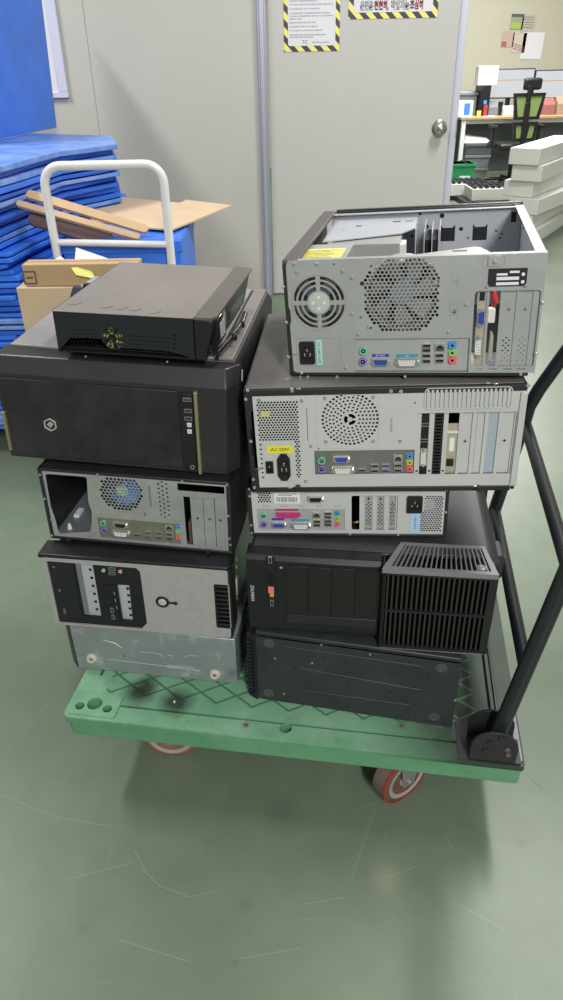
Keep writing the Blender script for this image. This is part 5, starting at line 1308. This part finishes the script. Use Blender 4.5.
def sheet(name, pts_, z, t, m, label, cat, grp=None, tilt=0):
    P_ = [on_z(px, py, z) for px, py in pts_]
    vs = [(p_.x, p_.y, z) for p_ in P_] + [(p_.x, p_.y, z + t) for p_ in P_]; n = len(P_)
    mb = MB().add(vs, [tuple(range(n)), tuple(range(2 * n - 1, n - 1, -1))] + [(i, (i + 1) % n, n + (i + 1) % n, n + i) for i in range(n)])
    o = mb.build(name, m, smooth=0); return tag(o, label, cat, grp)
sheet('flattened_carton', [(92, 222), (83, 208), (117, 198), (189, 205), (150, 228)], bt + .002, .006, TANC2, 'flattened pale cardboard carton on top of the blue box, left one under the strips', 'cardboard')
sheet('flattened_carton', [(135, 228), (186, 201), (232, 206.5), (172, 231)], bt + .010, .006, TANC2, 'flattened cardboard carton with its corner overhanging right of the blue box', 'cardboard')
def strip(a, b, za, zb, w_, m, name, label, t=.012, cat='cardboard'):
    A, B = on_y(*a, za), on_y(*b, zb); d = (B - A); L = d.length; d.normalize()
    s = Vector((-d.y, d.x, 0)).normalized()
    s = (s * .8 + Vector((0, 0, .6)) * (1 if True else 0)); s = (s - d * s.dot(d)).normalized(); nn = d.cross(s)
    out = rrect(0, -w_ / 2, L, w_ / 2, w_ * .42, 6)
    vs = [A + d * u + s * v for u, v in out] + [A + d * u + s * v + nn * t for u, v in out]; n = len(out)
    o = MB().add([tuple(v) for v in vs], [tuple(range(n)), tuple(range(2 * n - 1, n - 1, -1))] + [(i, (i + 1) % n, n + (i + 1) % n, n + i) for i in range(n)]).build(name, m, smooth=0)
    return tag(o, label, cat)
strip((30, 217), (112, 241), hy + .13, hy + .085, .075, BROWNC, 'card_strip', 'dark brown purple card strip behind the white handle, below the tan strips')
strip((17, 204.5), (140, 239), hy + .10, hy + .06, .026, TANC, 'card_strip', 'lower of two long tan cardboard strips leaning behind the white handle')
s1 = strip((27, 195), (148, 231.5), hy + .14, hy + .09, .036, TANC, 'card_strip', 'upper of two long tan cardboard strips leaning behind the white handle')
A = on_y(92, 213, 2.92)
# ---- cartons behind the left stack
def carton(name, x0, x1, y0, y1, z0, z1, yaw, m, label):
    r = empty(name, ((x0 + x1) / 2, y0, z0), (0, 0, yaw)); tag(r, label, 'carton', None)
    hw = (x1 - x0) / 2
    MB().box(-hw, 0, 0, hw, y1 - y0, z1 - z0).build('carton_body', m, r, .003)
    MB().box(-hw + .002, (y1 - y0) / 2 - .002, z1 - z0 - .0002, hw - .002, (y1 - y0) / 2 + .002, z1 - z0 + .0006).build('flap_seam', BROWNC, r)
    return r
cy = 2.30
t0 = on_y(21, 265, cy); t1 = on_y(122, 263, cy); zb_ = on_y(23, 287, cy).z
l0 = on_y(13, 282, cy - .02)
carton('carton', l0.x, l0.x + .36, cy - .02, cy + .33, 0, .34, .0, TANE, 'brown carton standing on the floor behind the left stack, lowest of three')
carton('carton', l0.x, l0.x + .30, cy - .01, cy + .30, .341, zb_ - .001, -.03, TANC2, 'pale tan carton behind the mesh fronted case, just below the carton with printed square')
c3 = carton('carton', t0.x, t1.x + .05, cy, cy + .07, zb_, t0.z, -.02, TANE, 'flat tan carton with a printed dark square, topmost carton behind the left stack')
hw = (t1.x + .05 - t0.x) / 2
lx = on_y(29.5, 278, cy).x - (t0.x + t1.x + .05) / 2; lz = on_y(29.5, 278, cy).z - zb_
MB().plate(rrect(lx - .021, lz - .021, lx + .021, lz + .021, .002), [rrect(lx - .0165, lz - .0165, lx + .0165, lz + .0165, .001)], -.0012, -.0002).box(lx - .011, -.001, lz - .003, lx + .011, -.0003, lz + .003).build('printed_square', mat('faded print', rgb(96, 82, 72), .7), c3, smooth=0)
def paper(name, pts_, Ys, m, label, cat):
    P_ = [on_y(px, py, Y) for (px, py), Y in zip(pts_, Ys)]
    n = len(P_); vs = [tuple(p_) for p_ in P_] + [(p_.x, p_.y + .0012, p_.z) for p_ in P_]
    return tag(MB().add(vs, [tuple(range(n)), tuple(range(2 * n - 1, n - 1, -1))] + [(i, (i + 1) % n, n + (i + 1) % n, n + i) for i in range(n)]).build(name, m, smooth=0), label, cat)
o = paper('paper_sheet', [(74, 268), (76, 247.5), (121, 263), (122, 268)], [2.40, 2.48, 2.46, 2.40], PAPER, 'printed white paper sheet sticking up behind the yellow scrap', 'paper')
paper('paper_sheet', [(49, 264), (60, 256), (71, 264)], [2.36, 2.44, 2.36], PAPER, 'small white paper corner sticking up left of the printed sheet', 'paper')
paper('yellow_scrap', [(71, 268), (88, 265.5), (96, 279), (76, 275)], [2.295, 2.31, 2.285, 2.285], PALEY, 'pale yellow scrap hanging over the top carton', 'paper')
# grey pouch on the back corner of the big case
zF = CASEF.M @ Vector((-.10, .45, CASEF.h))
pq = CASEF.I @ on_z(73, 297, zF.z + .004)
r = empty('pouch', CASEF.M @ Vector((max(pq.x, -CASEF.w / 2 + .074), min(pq.y - .02, CASEF.d - .10), CASEF.h + .0015)), CASEF.root.rotation_euler); tag(r, 'grey pouch with a black clip on the back corner of the large mesh fronted case', 'pouch')
MB().hexa([(-.050, 0, 0), (.075, 0, 0), (.085, .075, 0), (-.035, .075, 0), (-.040, .012, .028), (.066, .012, .030), (.078, .068, .038), (-.022, .068, .036)]).build('pouch_body', GREYS, r, .010, seg=3)
MB().hexa([(-.058, -.004, 0), (-.022, -.006, 0), (-.020, .006, 0), (-.056, .008, 0), (-.050, .006, .026), (-.014, .004, .022), (-.012, .016, .022), (-.048, .018, .026)]).build('pouch_side', mat('navy fabric', rgb(48, 52, 68), .7), r, .002)
MB().box(-.024, -.004, .016, -.006, .012, .034).build('clip', PLAST, r, .002)

# =================================================================== THE OFFICE BEHIND
# white foam box stack
f0 = on_z(532, 247, 0); yaw = -.62
top_z = .75; NB = 6; bh = top_z / NB
rr = random.Random(2)
names_ = ['lowest box', 'second box from the floor', 'third box from the floor', 'third box from the top', 'second box from the top', 'topmost box']
offs = [(0, 0), (-.03, .02), (-.01, -.01), (-.05, .07), (-.015, .0), (-.06, -.02)]
for k in range(NB):
    r = empty('foam_box', (f0.x + offs[k][0] , f0.y + offs[k][1], k * bh), (0, 0, yaw + rr.uniform(-.05, .05)))
    tag(r, 'white foam box, ' + names_[k] + ' in the stack at right', 'foam box', 'white foam boxes in the stack')
    wv, dv = .245, 1.25
    mb = MB().box(-wv, 0, 0, 0, dv, bh - .003)
    mb.build('box_body', FOAM, r, .006)
    mb = MB()
    if k == NB - 1:
        for i in range(2):
            for j in range(10): MB().cyl((-wv * .27 - i * wv * .45, .07 + j * .112, bh - .003), (-wv * .27 - i * wv * .45, .07 + j * .112, bh + .004), .032, .026, n=16).build('lid_boss', FOAM, r)
    else:
        MB().box(-wv + .01, .01, bh - .02, -.01, dv - .01, bh - .0025).build('rim', FOAM, r)
# low black base with white trays of dark components
b0 = on_z(466, 207, 0)
base = MB().box(b0.x - .02, b0.y, .0, b0.x + .62, b0.y + .75, .05)
tag(base.build('low_platform', PLAST, bevel=.004), 'low black platform on the floor beneath the white component trays', 'platform')
def tray(x, y, z, w_, d_, yaw, nx, ny, label):
    r = empty('component_tray', (x, y, z), (0, 0, yaw)); tag(r, label, 'tray', 'white trays of dark components')
    MB().box(0, 0, 0, w_, d_, .12).build('tray_body', FOAM, r, .005)
    me = None
    for i in range(nx):
        for j in range(ny):
            cx, cy_ = w_ * (i + .5) / nx, d_ * (j + .5) / ny
            if me is None:
                o = MB().box(-w_ / nx * .3, -d_ / ny * .36, 0, w_ / nx * .3, d_ / ny * .36, .022).box(-w_ / nx * .15, -d_ / ny * .2, .02, w_ / nx * .15, d_ / ny * .2, .034).build('component', mat('dark component', rgb(48, 48, 54), .4), r, .002); me = o.data
                o.location = (cx, cy_, .12)
            else:
                o = bpy.data.objects.new('component', me); C.objects.link(o); o.parent = r; o.location = (cx, cy_, .12)
t2 = on_z(472, 203, .05)
tray(b0.x + .06, b0.y + .05, .051, .52, .36, 0, 8, 4, 'white tray of dark components, nearer of two trays left of foam stack')
tray(b0.x - .17 + .02, b0.y + .43, .051, .45, .30, 0, 7, 3, 'white tray of dark components, farther of two trays left of foam stack')
# desk with monitors
dz = .75
d0 = on_z(463, 117.5, dz); dyy = d0.y
desk = empty('desk', (d0.x, dyy, 0)); tag(desk, 'long office desk with beech top and pale metal legs at the far wall', 'desk')
MB().box(-.02, 0, dz - .028, 3.0, .75, dz).build('desk_top', WOODT, desk, .003)
MB().box(.0, .02, 0, .05, .07, dz - .028).build('leg', WHITEM, desk, .003)
MB().box(.0, .66, 0, .05, .71, dz - .028).build('leg', WHITEM, desk, .003)
MB().box(2.93, .02, 0, 2.98, .07, dz - .028).build('leg', WHITEM, desk, .003)
MB().box(.05, .05, dz - .075, 2.93, .08, dz - .03).build('frame_rail', WHITEM, desk)
MB().box(.05, .60, .06, 2.93, .62, dz - .03).build('modesty_panel', GREYM, desk)
def onb(px, py, dy=.3): return on_y(px, py, dyy + dy)
def screen(a, b, c, d_, label, seed):
    A, B = onb(a, b, .42), onb(c, d_, .42); cx = (A.x + B.x) / 2; w_, h_ = B.x - A.x, A.z - B.z
    r = empty('monitor', (cx, dyy + .42, dz)); tag(r, label, 'monitor', 'office monitors')
    z0, z1 = B.z - dz, A.z - dz
    MB().box(-w_ / 2, .0, z0, w_ / 2, .035, z1).build('monitor_frame', PLAST, r, .004)
    q = G('lit spreadsheet %d' % seed)
    u_ = q.op('LESS_THAN', q.op('FRACT', q.op('MULTIPLY', q.x, 26)), .08); v_ = q.op('LESS_THAN', q.op('FRACT', q.op('MULTIPLY', q.z, 60)), .16)
    bar = q.op('LESS_THAN', q.op('ABSOLUTE', q.op('SUBTRACT', q.z, z0 + (z1 - z0) * .62)), .005)
    cc = q.mix(q.op('MULTIPLY', q.op('MAXIMUM', u_, v_), .35), rgb(232, 234, 240), rgb(150, 158, 175)); cc = q.mix(bar, cc, rgb(225, 170, 120))
    q.nt.links.new(cc, q.b.inputs['Emission Color']); q.b.inputs['Emission Strength'].default_value = .8; q.b.inputs['Base Color'].default_value = (.03, .03, .03, 1)
    MB().box(-w_ / 2 + .012, -.002, z0 + .014, w_ / 2 - .012, .0, z1 - .012).build('monitor_screen', q.m, r, smooth=0)
    MB().box(-.03, .02, .01, .03, .04, z0 + .05).box(-.11, -.06, 0, .11, .10, .012).build('monitor_stand', PLAST, r, .003)
screen(489, 69, 531.5, 98, 'office monitor with lit spreadsheet on the desk, left of two', 1)
screen(536, 70, 580, 98, 'office monitor with lit spreadsheet on the desk, right of two', 2)
A, B = onb(476, 66, .4), onb(493, 85, .4)
cx = (A.x + B.x) / 2
pt = onb(483, 86, .36)
tw = empty('desktop_computer', (onb(483, 100, .3).x, dyy + .18, dz)); tag(tw, 'black desktop computer with small blue light standing on the office desk', 'computer')
hT = onb(483, 85.5, .2).z - dz
MB().box(-.055, 0, 0, .055, .35, hT).build('tower_body', PLAST, tw, .004)
MB().box(-.018, -.003, hT * .4, .018, 0, hT * .52).build('power_light', mat('blue glow', rgb(60, 130, 240), .4, emit=1.0), tw)
tag(MB().box(A.x, dyy + .22, dz + hT + .001, B.x, dyy + .40, A.z).build('paper_box', PAPER, bevel=.003), 'white box standing on top of the black office computer', 'box')
A, B = onb(459, 101, .1), onb(472, 117, .1)
bx_ = empty('carton', ((A.x + B.x) / 2, dyy + .1, dz)); tag(bx_, 'small white and blue carton at the left end of office desk', 'carton')
ww = (B.x - A.x) / 2
MB().box(-ww, 0, 0, ww, .18, A.z - dz).build('carton_body', PAPER, bx_, .002)
MB().box(-ww * .2, -.002, .02, ww * .6, 0, (A.z - dz) * .85).build('blue_print', mat('blue print', rgb(60, 130, 215), .5), bx_)
A, B = onb(455, 91, .5), onb(474, 101, .5)
tag(MB().box(A.x, dyy + .35, dz, B.x, dyy + .7, A.z).box(A.x - .01, dyy + .33, A.z - .05, B.x + .01, dyy + .35, A.z - .01).build('printer', GREYP, bevel=.01), 'grey printer at the back left of office desk behind white and blue carton', 'printer')
def deskthing(name, px0, py0, px1, py1, m, label, cat, dy=.15, d_=.12, cyl=False):
    A, B = onb(px0, py0, dy), onb(px1, py1, dy); x0, x1 = A.x, B.x; hz = max(.02, A.z - dz)
    if cyl:
        o = MB().lathe(((x0 + x1) / 2, dyy + dy + .04, dz), (0, 0, 1), [((x1 - x0) / 2 * .85, 0), ((x1 - x0) / 2, hz * .9), ((x1 - x0) / 2, hz), ((x1 - x0) / 2 * .85, hz), ((x1 - x0) / 2 * .7, hz * .2)], 20).build(name, m)
    else:
        o = MB().hexa([(x0, dyy + dy, dz), (x1, dyy + dy, dz), (x1, dyy + dy + d_, dz), (x0, dyy + dy + d_, dz), (x0 + .01, dyy + dy, dz + hz * .6), (x1 - .01, dyy + dy, dz + hz * .6), (x1, dyy + dy + d_, dz + hz), (x0, dyy + dy + d_, dz + hz)]).build(name, m, bevel=.006)
    return tag(o, label, cat)
deskthing('desk_phone', 504, 106, 515, 117, WHITEP, 'white desk phone in front of the left office monitor', 'phone')
deskthing('paper_tray', 489, 101, 498, 117, GREYP, 'grey paper holder right of the black office computer', 'holder', .22)
deskthing('pen_cup', 484.5, 105, 487.5, 116, mat('red cup', rgb(190, 60, 55), .5), 'small red cup beside the black office computer', 'cup', .06, .05, True)
deskthing('tape_roll', 477.5, 111, 481.5, 117.5, PALEY, 'small pale yellow roll on the desk beside white and blue carton', 'tape', .05, .05, True)
deskthing('ink_bottle', 499.5, 102, 502.5, 116, PLAST, 'dark bottle on the office desk left of the white phone', 'bottle', .2, .05, True)
deskthing('folder_box', 545, 98, 554.5, 117, mat('red grey box', rgb(150, 95, 90), .6), 'reddish box on the office desk right of the chair', 'box', .2)
deskthing('storage_bin', 559, 96, 570, 117, mat('tan bin', rgb(165, 140, 115), .6), 'tan bin on the office desk at the right edge', 'bin', .2)
A = on_z(490, 118.5, dz)
tag(MB().box(A.x, dyy + .03, dz, A.x + .16, dyy + .15, dz + .006).build('paper_stack', PAPER), 'white papers lying on the office desk edge', 'paper')
# chair, seen from behind
cY = dyy - .65
cc_ = on_y(527.5, 100, cY)
ch = empty('office_chair', (cc_.x, cY, 0), (0, 0, .08)); tag(ch, 'black office chair with lime green mesh back and headrest at the far desk', 'chair')
def cz_(py): return on_y(527, py, cY).z
def cx_(px): return on_y(px, 105, cY).x - cc_.x
zt1, zb1 = cz_(93), cz_(119.5); x0, x1 = cx_(512), cx_(544.5); x2, x3 = cx_(515.5), cx_(541)
MB().plate([(x2, zb1), (x3, zb1), (x1, zt1), (x0, zt1)], [[(x2 + .035, zb1 + .03), (x3 - .035, zb1 + .03), (x1 - .03, zt1 - .03), (x0 + .03, zt1 - .03)]], -.018, .018).build('back_frame', PLAST, ch, .004)
MB().plate([(x2 + .03, zb1 + .025), (x3 - .03, zb1 + .025), (x1 - .025, zt1 - .025), (x0 + .025, zt1 - .025)], [], -.004, .004).build('back_mesh', LIME, ch)
zl0, zl1 = cz_(141), cz_(122)
MB().plate([(x2 - .02 + .05, zl0), (x3 - .03, zl0), (x3, zl1), (x2, zl1)], [[(x2 + .05, zl0 + .03), (x2 + .12, zl0 + .03), (x2 + .10, zl1 - .03), (x2 + .03, zl1 - .03)], [(x3 - .12, zl0 + .03), (x3 - .05, zl0 + .03), (x3 - .03, zl1 - .03), (x3 - .10, zl1 - .03)]], -.018, .018).build('lumbar_frame', PLAST, ch, .004)
MB().box(x2 + .04, -.003, zl0 + .02, x3 - .04, .003, zl1 - .02).build('lumbar_mesh', LIME, ch)
zh0, zh1 = cz_(91.5), cz_(78.5); xa, xb2 = cx_(520.5), cx_(539)
MB().hexa([(xa, -.03, zh0 + .02), (xb2, -.03, zh0 + .02), (xb2 - .01, .04, zh0 + .01), (xa + .01, .04, zh0 + .01), (xa, -.03, zh1), (xb2, -.03, zh1), (xb2 - .01, .04, zh1 + .01), (xa + .01, .04, zh1 + .01)]).build('headrest', PLAST, ch, .02, seg=3)
MB().box(-.025, -.04, zt1 - .14, .025, -.015, zh0 + .06).build('headrest_post', PLAST, ch, .004)
MB().hexa([(-.03, -.05, .42), (.03, -.05, .42), (.03, -.02, .42), (-.03, -.02, .42), (-.03, -.045, zt1 - .1), (.03, -.045, zt1 - .1), (.03, -.018, zt1 - .1), (-.03, -.018, zt1 - .1)]).build('back_spine', PLAST, ch, .004)
MB().box(-.25, .0, .43, .25, .48, .50).build('seat', PLAST, ch, .025, seg=3)
for s in (-1, 1): MB().box(s * .28 - .02, .10, .66, s * .28 + .02, .36, .69).box(s * .28 - .012, .2, .44, s * .28 + .012, .25, .66).build('armrest', PLAST, ch, .006)
MB().cyl((0, .22, .09), (0, .22, .43), .03, n=16).build('gas_lift', PLAST, ch)
for k in range(5):
    A_ = k * 2 * PI / 5 + .3; e = Vector((.30 * cos(A_), .22 + .30 * sin(A_), .06))
    l = MB().tube([(0, .22, .10), tuple(e + Vector((0, 0, .03)))], .018, 10).build('base_leg', PLAST, ch)
    MB().cyl((e.x - .02, e.y, .028), (e.x + .02, e.y, .028), .028, n=16).build('castor', PLAST, l)
# crates under the desk
def crate(px0, px1, z0, z1, Y, m, label, cat='crate', name='crate', d_=.32, rim=True):
    A, B = on_y(px0, 165, Y), on_y(px1, 165, Y); r = empty(name, ((A.x + B.x) / 2, Y, z0)); tag(r, label, cat)
    w_ = (B.x - A.x) / 2; hh = z1 - z0
    MB().hexa([(-w_ * .92, .01, 0), (w_ * .92, .01, 0), (w_ * .92, d_ - .01, 0), (-w_ * .92, d_ - .01, 0), (-w_, 0, hh), (w_, 0, hh), (w_, d_, hh), (-w_, d_, hh)]).build('crate_body', m, r, .004)
    if rim: MB().box(-w_ - .01, -.01, hh - .03, w_ + .01, d_ + .01, hh).build('crate_rim', m, r, .003)
    return r
Yc = dyy + .02
c0 = on_y(463, 178, Yc).z; gz0 = 0
zt_ = [on_y(478, p_, Yc).z for p_ in (178, 169, 160, 151)]
crate(465, 488, .0, .17, Yc, GREYP, 'grey plastic crate under the desk, lowest of its stack')
crate(465, 489, .171, .32, Yc, GREYP, 'grey plastic crate under the desk, middle of its stack')
crate(464, 490.5, .321, .45, Yc, mat('dark grey crate', rgb(88, 92, 100), .5), 'dark grey crate with blue edge under the desk, topmost of its stack')
A = on_y(463, 148, Yc); B = on_y(492, 148, Yc)
tag(MB().hexa([(A.x, Yc - .01, .452), (B.x, Yc - .01, .452), (B.x, Yc + .3, .452), (A.x, Yc + .3, .452), (A.x + .04, Yc + .03, .53), (B.x - .06, Yc + .03, .50), (B.x - .04, Yc + .28, .51), (A.x + .03, Yc + .28, .55)]).build('plastic_bag', PAPER, bevel=.02, seg=3), 'crumpled white plastic bag on the dark grey crate under the desk', 'bag')
Yg = dyy - .55
gz = on_y(463, 164, Yg).z
r = crate(449, 475.5, 0, gz, Yg, GREENC, 'green crate with white print on floor beside the door edge')
mb = MB()
for k in range(2): mb.box(-.02, -.003, gz * (.45 - k * .14), .11, .012, gz * (.53 - k * .14))
mb.build('white_print', PAPER, r)
MB().box(.04, .0, gz - .005, .06, .3, gz + .012).build('dark_handle', PLAST, r)
# papers on the far wall
for (a, b, c_, d_, m, lab) in ((511.8, 14, 522.5, 29.5, mat('green grey leaflet', rgb(150, 160, 130), .7), 'leaflet with green lower part taped to the far wall, upper left of five'),
                           (523, 15, 534.5, 32, mat('beige leaflet', rgb(185, 178, 158), .7), 'beige leaflet taped to far wall, upper right of five'),
                           (502.5, 31, 513, 47, mat('pinkish leaflet', rgb(190, 170, 155), .7), 'pinkish leaflet taped to far wall, lower left of five'),
                           (513.5, 33, 524.5, 52.5, mat('pale striped leaflet', rgb(200, 190, 178), .7), 'pale leaflet with diagonal red stripes on far wall, lower middle of five'),
                           (524, 32.5, 541, 59, PAPER, 'blank white sheet taped to the far wall, largest of five')):
    A, B = on_y(a, b, 11.99), on_y(c_, d_, 11.99); cx = (A.x + B.x) / 2
    r = empty('wall_paper', (cx, 11.995, (A.z + B.z) / 2), (0, .04, 0)); tag(r, lab, 'paper')
    w_, h_ = (B.x - A.x) / 2, (A.z - B.z) / 2
    MB().box(-w_, -.002, -h_, w_, .002, h_).build('sheet', m, r, smooth=0)
    if a == 511.8:
        MB().box(-w_ * .9, -.004, -h_ * .9, w_ * .7, -.002, -h_ * .1).build('green_print', mat('lime print', rgb(160, 190, 90), .7), r); MB().box(-w_, -.004, h_ * .6, w_, -.002, h_).build('dark_heading', mat('dark grey print', rgb(90, 92, 88), .7), r)
    if a == 513.5:
        mb = MB()
        for k in range(3): mb.hexa([(-w_ * .8, -.004, -h_ * (.1 + k * .25)), (w_ * .8, -.004, -h_ * (.5 + k * .2)), (w_ * .8, -.002, -h_ * (.5 + k * .2)), (-w_ * .8, -.002, -h_ * (.1 + k * .25)), (-w_ * .8, -.004, -h_ * (.02 + k * .25)), (w_ * .8, -.004, -h_ * (.42 + k * .2)), (w_ * .8, -.002, -h_ * (.42 + k * .2)), (-w_ * .8, -.002, -h_ * (.02 + k * .25))])
        mb.build('striped_print', mat('dull red print', rgb(170, 100, 90), .7), r)
    if a == 523:
        mb = MB()
        for k in range(5): mb.box(-w_ * .8, -.004, h_ * (.7 - k * .3), w_ * .7, -.002, h_ * (.78 - k * .3))
        mb.build('text_lines', PAPERG, r)
    if a == 502.5: MB().box(-w_ * .9, -.004, -h_ * .95, -w_ * .1, -.002, -h_ * .3).build('red_print', mat('dull red print', rgb(170, 100, 90), .7), r)

# =================================================================== LIGHT AND CAMERA
def area(name, loc, rot, sx, sy, e, col=(1, .98, .95)):
    l = bpy.data.lights.new(name, 'AREA'); l.shape = 'RECTANGLE'; l.size = sx; l.size_y = sy; l.energy = e; l.color = col
    o = bpy.data.objects.new(name, l); C.objects.link(o); o.location = loc; o.rotation_euler = rot; return o
area('ceiling_lamp', (-2.8, 2.7, 3.8), (0, 0, 0), .3, 1.6, 130)
area('ceiling_lamp', (1.7, 2.6, 3.8), (0, 0, 0), .3, 1.6, 120)
area('ceiling_lamp', (.9, -3.0, 3.5), (math.radians(42), 0, 0), .4, 1.8, 210)
area('ceiling_lamp', (2.6, 8.6, 3.2), (0, 0, 0), 1.2, 3.4, 300)
w_ = bpy.data.worlds.new('ambient'); bpy.context.scene.world = w_; w_.use_nodes = True
w_.node_tree.nodes['Background'].inputs[0].default_value = (.95, .98, 1.0, 1); w_.node_tree.nodes['Background'].inputs[1].default_value = .30
cam = bpy.data.cameras.new('camera'); co = bpy.data.objects.new('camera', cam); C.objects.link(co)
cam.sensor_fit = 'VERTICAL'; cam.sensor_height = 36; cam.sensor_width = 36 * .563; cam.lens = FPX / 1000 * 36; cam.clip_start = .05
co.matrix_world = Matrix.Translation((0, 0, CAMZ)) @ (Matrix.Rotation(PI / 2 - PITCH, 4, 'X') @ Matrix.Rotation(-ROLL, 4, 'Z'))
sc = bpy.context.scene; sc.camera = co
sc.view_settings.view_transform = 'Standard'; sc.view_settings.look = 'None'; sc.view_settings.gamma = 1; sc.view_settings.use_curve_mapping = False
sc.view_settings.exposure = 0.0
